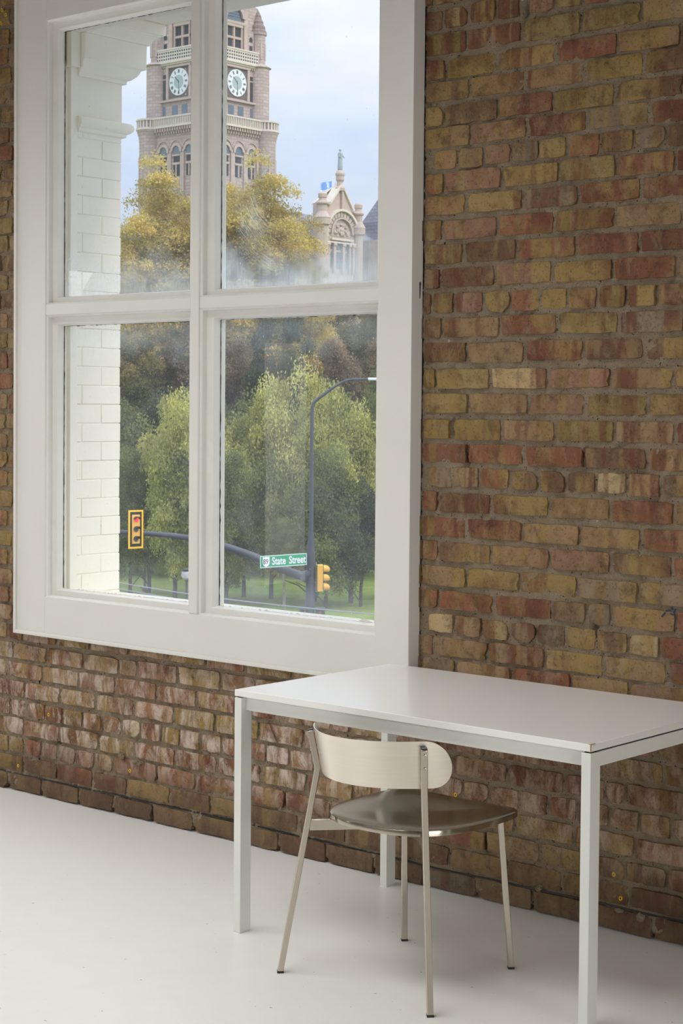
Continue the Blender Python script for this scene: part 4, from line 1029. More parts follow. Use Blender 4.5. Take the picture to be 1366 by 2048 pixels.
# ---- span wires close above the window's lower edge
for k, (ya, yb, lab) in enumerate([(1163, 1233, 'upper grey overhead wire crossing the foot of the lower panes'), (1175, 1250, 'lower grey overhead wire crossing the foot of the lower panes')]):
    D0, D1 = 46, 33
    a_, b_ = ext(180, ya - 8, D0), ext(800, yb, D1); b = MB()
    pts = [a_.lerp(b_, i / 12) + Vector((0, 0, -.10 * math.sin(math.pi * i / 12))) for i in range(13)]
    pts = [pts[0] + (pts[0] - pts[1]) * 6] + pts + [pts[-1] + (pts[-1] - pts[-2]) * 3]
    b.tube(pts, .013, 6); o = b.build('overhead_wire', M_GALV, None, org=a_); tag(o, lab, 'wire', 'overhead wires')

# ---- signal mast with lamp
SD = 68.0
q0 = gpt(620.5, SD); S = SD / FPX                    # metres per pixel at the mast
mast = empty('signal_mast', q0); tag(mast, 'dark grey traffic signal mast with curved side arm and tall lamp arm', 'signal pole')
def E(px, py, d=0): return ext(px, py, SD + d)
b = MB(); top = E(624, 812); bot = Vector((q0.x, q0.y, GZ - .15))
b.tube([bot, E(621.5, 1120), E(621.5, 1104), E(622.5, 1060), E(624, 830), E(624.5, 815), E(627, 806), E(634, 799), E(652, 786)], [.19, .175, .16, .085, .070, .065, .063, .062, .060], 14)
b.build('pole', M_METALG, mast, org=q0, smooth=True)
b = MB(); b.tube([E(648, 788.5), E(668, 774), E(684, 764.5), E(694, 760.5), E(704, 758.8), E(742, 758)], [.060, .055, .052, .05, .048, .042], 10)
b.build('lamp_arm', M_METALG, mast, org=q0, smooth=True)
b = MB(); c_ = E(748, 758.3)
M_ = Matrix.Translation(c_) @ Matrix((RH, FH, Vector((0, 0, 1)))).transposed().to_4x4()
b.box(-.24, .14, -.10, .10, -.055, .055, M_); b.box(.12, .30, -.085, .085, -.035, .03, M_); b.build('lamp_head', M_WHITE, mast, org=q0, bevel=.03)
b = MB(); pts = [E(606, 1153), E(585, 1146), E(560, 1136), E(530, 1122.5), E(500, 1110), E(470, 1099), E(440, 1089.5), E(410, 1082), E(382, 1076.5), E(345, 1071), E(300, 1067.5), E(250, 1065), E(190, 1063), E(130, 1062)]
b.tube(pts, list(np.linspace(.175, .07, len(pts))), 12); b.build('mast_arm', M_METALG, mast, org=q0, smooth=True)
b = MB(); b.tube([E(604, 1160), E(611, 1151), E(621, 1146)], [.2, .19, .18], 12); b.build('arm_bracket', M_METALG, mast, org=q0, smooth=True)
# pedestrian signals strapped to the mast
for px, lab in ((609, 'left dark pedestrian signal with a dim orange hand at the foot of the mast view'), (640, 'right dark pedestrian signal with a dim orange hand at the foot of the mast view')):
    c_ = E(px, 1229, -.5 if px == 609 else .2); t = empty('pedestrian_signal', c_); tag(t, lab, 'traffic signal', 'pedestrian signals on the mast')
    M_ = Matrix.Translation(c_) @ Matrix((RH, FH, Vector((0, 0, 1)))).transposed().to_4x4()
    b = MB(); b.box(-.19, .19, -.13, .13, -.27, .27, M_); b.box(-.16, .16, -.24, -.13, .20, .24, M_); b.box(-.18, -.16, -.24, -.13, -.22, .22, M_); b.box(.16, .18, -.24, -.13, -.22, .22, M_)
    b.build('housing', simple('signal_grey', (.085, .085, .095, 1), .5), t, org=c_, bevel=.01)
    b = MB()
    b.box(-.03, .05, -.145, -.132, .05, .13, M_); b.box(-.03, .04, -.145, -.132, -.20, -.12, M_)
    for k in range(4): b.box(-.03 + k * .022, -.016 + k * .022, -.145, -.132, .12, .17, M_)
    b.build('orange_hand', simple('signal_orange', (.62, .16, .07, 1), .5), t, org=c_)['kind'] = 'stuff'

# ---- three-lens signals
def signal(c, face, scale, label, backplate, lit=None):
    """face: horizontal direction the lenses look to"""
    f = Vector(face).normalized(); s = Vector((-f.y, f.x, 0)); M_ = Matrix.Translation(c) @ Matrix((s, -f, Vector((0, 0, 1)))).transposed().to_4x4()
    t = empty('traffic_signal', c); tag(t, label, 'traffic signal')
    k = scale
    b = MB(); b.box(-.17 * k, .17 * k, 0, .22 * k, -.53 * k, .53 * k, M_); b.build('housing', M_SIGY, t, org=c, bevel=.02)
    if backplate:
        b = MB(); w, h = .32 * k, .70 * k
        b.box(-w, w, -.006, .012, -h, h, M_); b.build('backplate', M_BLACK, t, org=c)
        b = MB(); e = .065 * k
        b.box(-w, w, -.03, -.006, h - e, h, M_); b.box(-w, w, -.03, -.006, -h, -h + e, M_); b.box(-w, -w + e, -.03, -.006, -h + e, h - e, M_); b.box(w - e, w, -.03, -.006, -h + e, h - e, M_)
        b.build('yellow_border', M_SIGB, t, org=c)
        b = MB(); b.box(-.17 * k, .17 * k, -.045 * k, 0, -.53 * k, .53 * k, M_); b.build('front_doors', M_SIGY, t, org=c, bevel=.02)
    for i in range(3):
        z_ = (.355 - i * .355) * k; LR_ = .105 if backplate else .145
        b = MB(); n = 18
        b.add([M_ @ Vector((LR_ * k * math.cos(2 * math.pi * j / n), -.05 * k, z_ + LR_ * k * math.sin(2 * math.pi * j / n))) for j in range(n)], [tuple(range(n))])
        b.build('lens', (M_LRED if (lit == 0 and i == 0) else M_LDARK), t, org=c)
        vs, fs = [], []; n = 16
        for side in (0, 1):
            for j in range(n + 1):
                a = math.radians((5 if backplate else -40) + (170 if backplate else 260) * j / n); rr_ = (LR_ + .012) * k if side == 0 else (LR_ + .004) * k
                for yy in (-.03 * k, -((.10 + .17 * max(0, math.sin(a) * .5 + .5)) if backplate else (.05 + .23 * math.sqrt(max(0, 1 - math.sin(a) ** 2)))) * k): vs.append(M_ @ Vector((rr_ * math.cos(a), yy, z_ + rr_ * math.sin(a))))
        for side in (0, 1):
            o_ = side * (n + 1) * 2
            for j in range(n): fs.append((o_ + 2 * j, o_ + 2 * j + 2, o_ + 2 * j + 3, o_ + 2 * j + 1))
        for j in range(n): fs.append((2 * j + 1, 2 * j + 3, (n + 1) * 2 + 2 * j + 3, (n + 1) * 2 + 2 * j + 1))
        b = MB(); b.add(vs, fs); b.build('visor', M_VISORB if backplate else M_SIGY, t, org=c, smooth=True)
    return t, M_
M_LRED = bpy.data.materials.new('red_lamp'); M_LRED.use_nodes = True
_b = M_LRED.node_tree.nodes['Principled BSDF']; _b.inputs['Base Color'].default_value = (.6, .02, .03, 1); _b.inputs['Emission Color'].default_value = (1, .06, .08, 1); _b.inputs['Emission Strength'].default_value = 1.2
M_LDARK = simple('unlit_lens', (.16, .17, .18, 1), .3)
M_VISORB = simple('visor_black', (.03, .025, .02, 1), .6)
c_ = E(271, 1058.5, -.35)
signal(c_, -FH * .78 + RH * .66, 1.06, 'yellow traffic signal with a yellow bordered backplate hanging on the curved arm', True, 0)
b = MB(); c2 = E(645.5, 1156)
t2, _M = signal(c2, RH * 1.0 + FH * .06, .98, 'yellow traffic signal seen from its side, mounted on the mast', False)
pt_ = lambda px, py: E(px, py, .05)
b = MB(); b.tube([pt_(641, 1130), pt_(632, 1130)], .022, 8); b.tube([pt_(632, 1124), pt_(632, 1184)], .022, 8); b.tube([pt_(632, 1182.5), pt_(641, 1182.5)], .022, 8); b.tube([pt_(632, 1165), pt_(626, 1165)], .03, 8)
b.build('bracket', M_GALV, t2, org=c2, smooth=True)
# white box mounted behind the arm next to the mullion
b = MB(); c3 = E(384, 1077, -.3); M_ = Matrix.Translation(c3) @ Matrix((RH, FH, Vector((0, 0, 1)))).transposed().to_4x4()
b.box(-.08, .5, -.015, .015, -.46, .46, M_); o = b.build('sign', M_WHITE, None, org=c3, bevel=.01); tag(o, 'white upright sign panel on the curved arm, mostly hidden by the mullion', 'sign')

# ---- street name sign
sl, sr = ext(519.5, 1124.5, 66.4), ext(613.5, 1118, 67.6)
ax = (sr - sl); W_ = ax.length; ax.normalize(); zc_ = Vector((0, 0, 1)); nrm_ = ax.cross(zc_).normalized()
c_ = (sl + sr) / 2; Hs = 24.4 * S
up_ = (zc_ - ax * zc_.dot(ax)).normalized()
SM = Matrix((ax, -nrm_ if False else nrm_ * -1, up_)).transposed().to_4x4(); SM.translation = c_
if (SM.to_3x3() @ Vector((0, -1, 0))).dot(CAM_POS - c_) < 0: SM = SM @ Matrix.Scale(-1, 4, Vector((0, 1, 0)))
sg = empty('street_sign', c_); tag(sg, 'green street name sign reading State Street with a route 89 shield', 'sign')
b = MB(); b.box(-W_ / 2, W_ / 2, -.012, .012, -Hs / 2, Hs / 2, SM); b.build('panel', M_GREEN, sg, org=c_, bevel=.01)
b = MB(); e = .022
for x0, x1, z0, z1 in ((-W_ / 2 + .012, W_ / 2 - .012, Hs / 2 - .012 - e, Hs / 2 - .012), (-W_ / 2 + .012, W_ / 2 - .012, -Hs / 2 + .012, -Hs / 2 + .012 + e), (-W_ / 2 + .012, -W_ / 2 + .012 + e, -Hs / 2 + .012, Hs / 2 - .012), (W_ / 2 - .012 - e, W_ / 2 - .012, -Hs / 2 + .012, Hs / 2 - .012)):
    b.box(x0, x1, -.018, -.012, z0, z1, SM)
b.build('white_border', M_WHITE, sg, org=c_)
def text_obj(body, x, z, size, mat, name, sx=1.0, off=.007, bold=0.0):
    cu = bpy.data.curves.new(name, 'FONT'); cu.body = body; cu.size = size; cu.align_x = 'LEFT'; cu.align_y = 'CENTER'; cu.extrude = .002; cu.offset = off; cu.resolution_u = 3
    cu.materials.append(mat)
    tmp = bpy.data.objects.new(name, cu); COL.objects.link(tmp)
    dg = bpy.context.evaluated_depsgraph_get(); me = bpy.data.meshes.new_from_object(tmp.evaluated_get(dg))
    bpy.data.objects.remove(tmp)
    X = SM @ Matrix.Translation((x, -.020, z)) @ Matrix.Diagonal((sx, 1, 1, 1)) @ Matrix.Rotation(math.pi / 2, 4, 'X')
    me.transform(Matrix.Translation(-c_) @ X); me.materials.clear(); me.materials.append(mat)
    o = bpy.data.objects.new(name, me); COL.objects.link(o); o.parent = sg; return o
px_m = W_ / 94.0
text_obj('State', -W_ / 2 + 23.5 * px_m, -.005, .40, M_WHITE, 'lettering', .77, .008)
text_obj('Street', -W_ / 2 + 57.5 * px_m, -.005, .40, M_WHITE, 'lettering', .77, .008)
# route shield
sh_ = [(-.5, .38), (-.40, .5), (-.22, .44), (0, .5), (.22, .44), (.40, .5), (.5, .38), (.46, .22), (.5, .0), (.44, -.25), (.25, -.42), (0, -.5), (-.25, -.42), (-.44, -.25), (-.5, .0), (-.46, .22)]
b = MB(); cxs = -W_ / 2 + 12.0 * px_m; ws = 14.0 * px_m; hs = 20.0 * S
b.prism([(cxs + u * ws, v * hs) for u, v in sh_], lambda u, v, t_: SM @ Vector((u, t_, v)), -.019, -.012); b.build('route_shield', M_WHITE, sg, org=c_)
text_obj('89', cxs - .135, -.005, .27, M_BLACK, 'route_number', .88, .002)

# ---- civic building: clock tower, gable, roofs
city = empty('city_hall', gpt(420, 238)); tag(city, 'pinkish sandstone city hall with a tall clock tower, arched gable and slate roofs', 'building')
TD = 238.0
tc = ext(412.5, 812, TD); TCX, TCY = tc.x, tc.y
def zT(py): return 1.57 + (813 - py) * .0667       # features at the middle of a tower face
HWU, HWL = 5.25, 5.75
def city_part(b, name, mat, **k): return b.build(name, mat, city, org=(TCX, TCY, GZ), **k)
b = MB(); b.box(TCX - HWL, TCX + HWL, TCY - HWL, TCY + HWL, GZ, zT(262)); city_part(b, 'tower_lower_wall', M_STONE)
b = MB(); b.box(TCX - HWU, TCX + HWU, TCY - HWU, TCY + HWU, zT(262), zT(118)); b.box(TCX - HWU + .55, TCX + HWU - .55, TCY - HWU + .55, TCY + HWU - .55, zT(118), zT(8)); city_part(b, 'tower_upper_wall', M_STONE)
for sx in (-1, 1):
    for sy in (-1, 1):
        cx_, cy2 = TCX + sx * (HWU - .55), TCY + sy * (HWU - .55)
        b = MB(); b.lathe([(1.75, zT(262)), (1.75, zT(250)), (1.62, zT(240)), (1.62, zT(131)), (1.9, zT(129)), (1.62, zT(126)), (1.05, zT(122)), (1.05, zT(64)), (1.25, zT(62)), (1.25, zT(58))], cx_, cy2, 20); city_part(b, 'corner_turret', M_STONE, smooth=True)
        b = MB(); zc0 = zT(59); b.lathe([(1.28, zc0), (1.15, zc0 + .35), (1.02, zc0 + .55), (1.0, zc0 + .95), (.78, zc0 + 1.25), (.75, zc0 + 1.6), (.50, zc0 + 2.05), (.46, zc0 + 2.4), (.22, zc0 + 2.9), (.0, zc0 + 3.3)], cx_, cy2, 16); city_part(b, 'turret_cone', M_CONE if 'M_CONE' in globals() else M_STONE, smooth=False)
        cx_, cy2 = TCX + sx * (HWL - .35), TCY + sy * (HWL - .35)
        b = MB(); b.lathe([(1.55, GZ), (1.55, zT(285)), (1.62, zT(275)), (1.85, zT(262)), (1.95, zT(259)), (1.95, zT(254.5)), (1.70, zT(254.4)), (1.70, zT(240.6)), (1.95, zT(240.5)), (1.95, zT(237)), (1.7, zT(237))], cx_, cy2, 22); city_part(b, 'corner_bastion', M_STONE, smooth=True)
for sx in (-1, 1):
    for sy in (-1, 1):
        cx_, cy2 = TCX + sx * (HWL - .35), TCY + sy * (HWL - .35)
        b = MB()
        for k in range(24):
            a = 2 * math.pi * k / 24; M_ = Matrix.Translation((cx_, cy2, 0)) @ Matrix.Rotation(a, 4, 'Z'); b.box(1.72, 1.90, -.10, .10, zT(254.5), zT(240.5), M_)
        b.lathe([(1.93, zT(259)), (2.02, zT(258.6)), (2.02, zT(255)), (1.93, zT(254.6))], cx_, cy2, 22); b.lathe([(1.93, zT(240.6)), (2.02, zT(240.4)), (2.02, zT(237.4)), (1.93, zT(237))], cx_, cy2, 22)
        city_part(b, 'bastion_balusters', M_STONEW)['kind'] = 'stuff'
        # blind arches round the bastion and the upper turret
        b = MB()
        for (cxx, cyy, rr0, za, zb, n_) in ((cx_, cy2, 1.545, zT(420), zT(312), 10), (TCX + sx * (HWU - .55), TCY + sy * (HWU - .55), 1.045, zT(112), zT(80), 9)):
            for k in range(n_):
                a = 2 * math.pi * (k + .5) / n_; M_ = Matrix.Translation((cxx, cyy, 0)) @ Matrix.Rotation(a, 4, 'Z'); b.box(rr0 - .03, rr0 + .09, -.12, .12, za, zb, M_)
        city_part(b, 'turret_shafts', M_STONEL)['kind'] = 'stuff'
# slate tower roof behind the gables
b = MB(); z0, z1 = zT(8), zT(-80)
b.add([(TCX - 4.6, TCY - 4.6, z0), (TCX + 4.6, TCY - 4.6, z0), (TCX + 4.6, TCY + 4.6, z0), (TCX - 4.6, TCY + 4.6, z0), (TCX, TCY, z1)], [(0, 1, 4), (1, 2, 4), (2, 3, 4), (3, 0, 4), (3, 2, 1, 0)]); city_part(b, 'tower_roof', M_SLATE)
def face_mat(which, off):
    """local frame of a tower face: u to the right as seen, v up, n out"""
    if which == 'S': return lambda u, n, z: (TCX + u, TCY - off - n, z)
    return lambda u, n, z: (TCX + off + n, TCY + u, z)
def fbox(b, F, u0, u1, n0, n1, z0, z1):
    vs = [F(u, n, z) for u in (u0, u1) for n in (n0, n1) for z in (z0, z1)]
    b.add(vs, [(0, 1, 3, 2), (4, 6, 7, 5), (0, 4, 5, 1), (2, 3, 7, 6), (0, 2, 6, 4), (1, 5, 7, 3)])
def arch_poly(w, z0, zs, n=10, rise=1.0):
    pts = [(-w, z0), (w, z0)]
    for i in range(n + 1):
        a = math.pi * i / n; pts.append((w * math.cos(a), zs + rise * w * math.sin(a)))
    return pts
def fpoly(b, F, uc, poly, n0, n1):
    b.prism([(uc + u, z) for u, z in poly], lambda u, z, t_: F(u, t_, z), n0, n1)
def fring(b, F, uc, zs, r0, r1, n0, n1, n=12, a0=0, a1=180):
    vs, fs = [], []
    for i in range(n + 1):
        a = math.radians(a0 + (a1 - a0) * i / n)
        for r_ in (r0, r1):
            for nn in (n0, n1): vs.append(F(uc + r_ * math.cos(a), nn, zs + r_ * math.sin(a)))
    for i in range(n):
        k = i * 4
        fs += [(k + 1, k + 5, k + 7, k + 3), (k, k + 2, k + 6, k + 4), (k + 2, k + 3, k + 7, k + 6), (k, k + 4, k + 5, k + 1)]
    b.add(vs, fs)
for which in ('S', 'E'):
    F = face_mat(which, HWU); G = face_mat(which, HWL); Fi = face_mat(which, HWU - .55)
    m_ = 1
    # cornice + corbels below the pierced parapet
    b = MB(); fbox(b, F, -HWU, HWU, 0, .55, zT(129.5), zT(126)); fbox(b, F, -HWU + 1, HWU - 1, 0, .35, zT(133), zT(129.5)); city_part(b, 'cornice', M_STONEW)
    b = MB()
    for i in range(22): fbox(b, F, -3.6 + i * .34 - .07, -3.6 + i * .34 + .07, 0, .3, zT(138), zT(133))
    city_part(b, 'dentils', M_STONEL)['kind'] = 'stuff'
    # pierced parapet
    b = MB(); fbox(b, F, -4.4, 4.4, .05, .28, zT(126), zT(103)); fbox(b, F, -4.5, 4.5, .0, .36, zT(103), zT(100)); city_part(b, 'pierced_parapet', M_STONEW)
    b = MB()
    for r_ in range(3):
        for i in range(20): fbox(b, F, -4.15 + i * .43, -4.15 + i * .43 + .24, .27, .295, zT(122.5 - r_ * 6.3), zT(122.5 - r_ * 6.3 - 3.4))
    city_part(b, 'parapet_holes', M_WIND)['kind'] = 'stuff'
    # openings above the parapet
    for u in (-.78, .78):
        for (ya, yb) in ((98, 81), (74, 57)):
            b = MB(); fbox(b, Fi, u - .52, u + .52, .0, .04, zT(ya), zT(yb)); city_part(b, 'window', M_WIND)
    b = MB(); fbox(b, Fi, -1.5, -1.30, 0, .25, zT(100), zT(50)); fbox(b, Fi, -.13, .13, 0, .2, zT(100), zT(50)); fbox(b, Fi, 1.30, 1.5, 0, .25, zT(100), zT(50)); fbox(b, Fi, -1.5, 1.5, 0, .22, zT(80), zT(75.5)); fbox(b, Fi, -1.6, 1.6, 0, .3, zT(56), zT(50))
    for s in (-1, 1): fbox(b, Fi, s * 2.15 - .35, s * 2.15 + .35, 0, .3, zT(100), zT(20))
    city_part(b, 'window_surround', M_STONEL)
    for s in (-1, 1):
        b = MB(); fbox(b, Fi, s * 3.05 - .28, s * 3.05 + .28, .32, .36, zT(102), zT(88)); city_part(b, 'window', M_WIND)
        b = MB(); fpoly(b, Fi, s * 3.05, arch_poly(.3, zT(80), zT(75)), .32, .36); city_part(b, 'window', M_WIND)
        b = MB(); fbox(b, Fi, s * 3.05 - .55, s * 3.05 + .55, 0, .32, zT(106), zT(58)); city_part(b, 'side_bay', M_STONE)
    b = MB(); fpoly(b, Fi, 0, arch_poly(1.45, zT(45), zT(38)), .0, .1); city_part(b, 'window', M_WINB)
    b = MB(); fring(b, Fi, 0, zT(38), 1.45, 2.0, 0, .4); fbox(b, Fi, -2.1, 2.1, 0, .35, zT(50), zT(45)); city_part(b, 'arch', M_STONEL)
    b = MB()
    for k in range(3): fbox(b, Fi, -1.4, 1.4, .1, .12, zT(38) + .35 * k + .1, zT(38) + .35 * k + .14)
    city_part(b, 'glazing_bars', M_WIND)
    # clock
    b = MB(); fbox(b, F, -1.95, 1.95, .05, .10, zT(198), zT(139)); city_part(b, 'clock_panel', M_DARKSTONE)
    b = MB()
    for s in (-1, 1): fbox(b, F, s * 2.15 - .2, s * 2.15 + .2, 0, .3, zT(201), zT(134)); fbox(b, F, s * 3.75 - .22, s * 3.75 + .22, 0, .28, zT(204), zT(134))
    fbox(b, F, -2.35, 2.35, 0, .35, zT(139), zT(135)); fbox(b, F, -3.9, 3.9, 0, .42, zT(206), zT(202)); city_part(b, 'clock_surround', M_STONEL)
    zc_k = zT(168.5); RC = 1.80
    def disc(b, r_, n0, n1, n=36): b.prism([(r_ * math.cos(2 * math.pi * k / n), zc_k + r_ * math.sin(2 * math.pi * k / n)) for k in range(n)], lambda u, z, t_: F(u, t_, z), n0, n1)
    b = MB(); disc(b, RC, .10, .22); ck = city_part(b, 'clock_face', M_CLOCKW)
    def sub(b, name, mat): return b.build(name, mat, ck, org=(TCX, TCY, GZ))
    b = MB(); disc(b, RC * .50, .22, .24); sub(b, 'centre_disc', M_CLOCKG)
    b = MB(); NUM = ['XII', 'I', 'II', 'III', 'IIII', 'V', 'VI', 'VII', 'VIII', 'IX', 'X', 'XI']
    def stroke(u0, v0, u1, v1, th, ang):
        ca, sa = math.cos(ang), math.sin(ang)
        def rot(u, v): return (u * ca + v * sa, -u * sa + v * ca)
        dx, dz = u1 - u0, v1 - v0; l = math.hypot(dx, dz); nx, nz = -dz / l * th / 2, dx / l * th / 2
        b.prism([(lambda w: (w[0], zc_k + w[1]))(rot(*q_)) for q_ in ((u0 - nx, v0 - nz), (u0 + nx, v0 + nz), (u1 + nx, v1 + nz), (u1 - nx, v1 - nz))], lambda u, z, t_: F(u, t_, z), .22, .245)
    for i, s_ in enumerate(NUM):
        ang = 2 * math.pi * i / 12; wd = {'I': .09, 'V': .17, 'X': .17}; tot = sum(wd[c] for c in s_); x = -tot / 2
        for c in s_:
            w = wd[c]; r0, r1 = RC * .66, RC * .90
            if c == 'I': stroke(x + w / 2, r0, x + w / 2, r1, .055, ang)
            elif c == 'V': stroke(x + .02, r1, x + w / 2, r0, .045, ang); stroke(x + w - .02, r1, x + w / 2, r0, .045, ang)
            else: stroke(x + .02, r1, x + w - .02, r0, .045, ang); stroke(x + w - .02, r1, x + .02, r0, .045, ang)
            x += w
    sub(b, 'numerals', M_CLOCKD)['kind'] = 'stuff'
    b = MB(); stroke(0, -.15, 0, RC * .56, .13, math.radians(-45)); sub(b, 'hour_hand', M_CLOCKD)
    b = MB(); stroke(0, -.25, 0, RC * .88, .10, math.radians(176)); sub(b, 'minute_hand', M_CLOCKD)
    # slit windows and the row of small windows
    for s in (-1, 1):
        b = MB(); fbox(b, F, s * 3.0 - .32, s * 3.0 + .32, .0, .04, zT(203), zT(161)); city_part(b, 'window', M_WIND)
        b = MB(); fbox(b, F, s * 3.0 - .32, s * 3.0 + .32, .0, .04, zT(158), zT(150)); city_part(b, 'window', M_WIND)
        for u, w in ((.92, .52), (3.05, .33)):
            b = MB(); fbox(b, F, s * u - w, s * u + w, .0, .04, zT(235.5), zT(214)); city_part(b, 'window', M_WINB)
    # balcony
    b = MB(); fbox(b, G, -4.2, 4.2, .0, .75, zT(259), zT(254.5)); fbox(b, G, -4.2, 4.2, .62, .85, zT(240.5), zT(237.5)); fbox(b, G, -4.2, 4.2, .55, .6, zT(254), zT(240)); city_part(b, 'balcony', M_STONEW)
    b = MB()
    for i in range(26): fbox(b, G, -4.1 + i * .33 - .08, -4.1 + i * .33 + .08, .60, .78, zT(254.5), zT(240.5))
    city_part(b, 'balusters', M_STONEW)['kind'] = 'stuff'
    b = MB(); fbox(b, G, -4.1, 4.1, .585, .605, zT(251.5), zT(243)); city_part(b, 'baluster_gaps', M_DARKSTONE)
    b = MB()
    for i in range(18): fbox(b, G, -4.0 + i * .47 - .12, -4.0 + i * .47 + .12, .0, .62, zT(266), zT(259)); fbox(b, G, -4.0 + i * .47 - .12, -4.0 + i * .47 + .12, .0, .35, zT(272), zT(266))
    city_part(b, 'corbels', M_STONEL)['kind'] = 'stuff'
    # belfry arches
    for u in (-2.45, 0, 2.45):
        b = MB(); fring(b, G, u, zT(306), .68, 1.05, 0, .22); fring(b, G, u, zT(302), 1.15, 1.28, 0, .14); city_part(b, 'arch', M_STONEL)
        b = MB(); fpoly(b, G, u, arch_poly(.66, zT(313), zT(306)), .0, .06); city_part(b, 'window', M_WINB)
        b = MB(); fbox(b, G, u - .55, u + .55, 0, .06, zT(328), zT(317)); city_part(b, 'window', M_WIND)
        for s in (-1, 1):
            b = MB(); fbox(b, G, u + s * .36 - .22, u + s * .36 + .22, 0, .06, zT(356), zT(334)); city_part(b, 'window', M_WIND)
        b = MB(); fbox(b, G, u - .72, u + .72, 0, .18, zT(316), zT(313)); fbox(b, G, u - .72, u + .72, 0, .14, zT(333), zT(329)); fbox(b, G, u - .1, u + .1, 0, .14, zT(356), zT(333))
        city_part(b, 'tracery', M_STONEL)['kind'] = 'stuff'
        for s in (-1, 1):
            b = MB(); fbox(b, G, u + s * 1.05 - .16, u + s * 1.05 + .16, 0, .25, zT(420), zT(309)); fbox(b, G, u + s * 1.05 - .24, u + s * 1.05 + .24, 0, .32, zT(309), zT(305)); city_part(b, 'pilaster', M_STONEL)

# gabled front wing
GD = 205.0
gq = ext(679, 812, GD); GXX, GYY = gq.x, gq.y
def zG(py): return 1.57 + (815 - py) * GD / FPX
def GF(u, n, z): return (GXX + n, GYY + u, z)
KU = FPX / GD * .735
def uG(px): return (px - 679) / KU
def gbox(b, p0, p1, n0, n1, ya, yb): fbox(b, GF, uG(p0), uG(p1), n0, n1, zG(ya), zG(yb))
b = MB()
poly = [(uG(634), GZ), (uG(722), GZ), (uG(722), zG(424)), (uG(704), zG(420)), (uG(679), zG(374)), (uG(653), zG(414)), (uG(634), zG(412))]
b.prism(poly, lambda u, z, t_: GF(u, t_, z), -1.2, 0); city_part(b, 'gable_wall', M_STONEL)
b = MB()
for (pa, ya), (pb, yb) in (((653, 414), (679, 374)), ((679, 374), (704, 420))):
    b.beam([GF(uG(pa), -.35, zG(ya) + .1), GF(uG(pb), -.35, zG(yb) + .1)], 1.9, .3, (0, -(zG(yb) - zG(ya)) / 1, 1)) if False else b.prism([(uG(pa), zG(ya)), (uG(pb), zG(yb)), (uG(pb), zG(yb) + .38), (uG(pa), zG(ya) + .3)], lambda u, z, t_: GF(u, t_, z), -1.0, .22)
city_part(b, 'gable_coping', M_STONEW)
b = MB(); gbox(b, 634, 653, -.2, .28, 415, 411); gbox(b, 704, 722, -.2, .28, 425, 421); fbox(b, GF, uG(677), uG(681), 0, .3, zG(422), zG(380)); city_part(b, 'gable_moulding', M_STONEL)
b = MB(); zs_ = zG(470); fring(b, GF, 0, zs_, 2.65, 2.92, 0, .42, 20, -8, 188); city_part(b, 'arch', M_STONEW)
b = MB(); fring(b, GF, 0, zs_, 1.75, 1.95, 0, .30, 20, 0, 180); city_part(b, 'arch', M_STONEL)
for k in range(13):
    b = MB(); a0 = 180 / 13 * k + 1; fring(b, GF, 0, zs_, 2.0, 2.6, 0, .16, 2, a0, a0 + 180 / 13 - 2); city_part(b, 'arch_stone', M_STONEL)
b = MB(); fpoly(b, GF, 0, arch_poly(1.72, zs_ - .35, zs_, 14), .005, .03); city_part(b, 'tympanum', M_STONE)
b = MB()
for (u, z_, s_) in [(0, .55, .42), (-.55, .35, .3), (.6, .4, .3), (-1.0, .1, .25), (1.05, .05, .25), (.1, .05, .4), (0, 1.05, .22), (-.75, .8, .18), (.8, .8, .18)]:
    blob(b, GF(u, .1, zs_ + z_), (.16, s_, s_ * .8), int(u * 10 + 50))
city_part(b, 'relief_carving', M_STONEL, smooth=True)
b = MB(); gbox(b, 655, 703, 0, .35, 483, 479.5); gbox(b, 645, 712, 0, .3, 489, 486); city_part(b, 'sill_band', M_STONEW)
for p0, p1 in ((652, 658.5), (665.5, 678.5), (686, 693)):
    b = MB(); gbox(b, p0, p1, 0, .05, 538, 506); city_part(b, 'window', M_WINB)
    b = MB(); gbox(b, p0, p1, 0, .05, 501, 492); city_part(b, 'window', M_WINB)
for p0, p1 in ((645, 651), (659.5, 664.5), (679.5, 685), (694, 698), (702, 707)):
    b = MB(); gbox(b, p0, p1, 0, .3, 545, 494); gbox(b, p0 - .8, p1 + .8, 0, .4, 494, 489); city_part(b, 'pilaster', M_STONEL)
def turret(px, yt, w, part='pinnacle', n0=.1):
    b = MB(); c_ = GF(uG(px), n0, 0); s_ = GD / FPX; z_ = lambda y: zG(y)
    prof = [(w * 1.25, GZ), (w * 1.25, z_(yt + 66)), (w * 1.75, z_(yt + 64)), (w * 1.8, z_(yt + 52)), (w * 1.9, z_(yt + 51)), (w * 1.2, z_(yt + 41)), (w * 1.05, z_(yt + 38)), (w * 1.05, z_(yt + 26)), (w * 1.45, z_(yt + 24)), (w * 1.45, z_(yt + 21)), (w * 1.0, z_(yt + 18)), (w * .82, z_(yt + 13)), (w * 1.0, z_(yt + 11)), (w * 1.02, z_(yt + 4)), (w * .7, z_(yt + 1)), (w * .2, z_(yt))]
    b.lathe(prof, c_[0], c_[1], 14); city_part(b, part, M_STONEL, smooth=False)
turret(636.5, 391, .42 * 1.25); turret(716.5, 403, .40 * 1.2)
b = MB(); c_ = GF(0, -.2, 0)
b.lathe([(.62, zG(384)), (.62, zG(378)), (.38, zG(374)), (.36, zG(366)), (.50, zG(362)), (.48, zG(355)), (.56, zG(352)), (.56, zG(349)), (.40, zG(344)), (.16, zG(341))], c_[0], c_[1], 14); city_part(b, 'finial', M_STONEL)
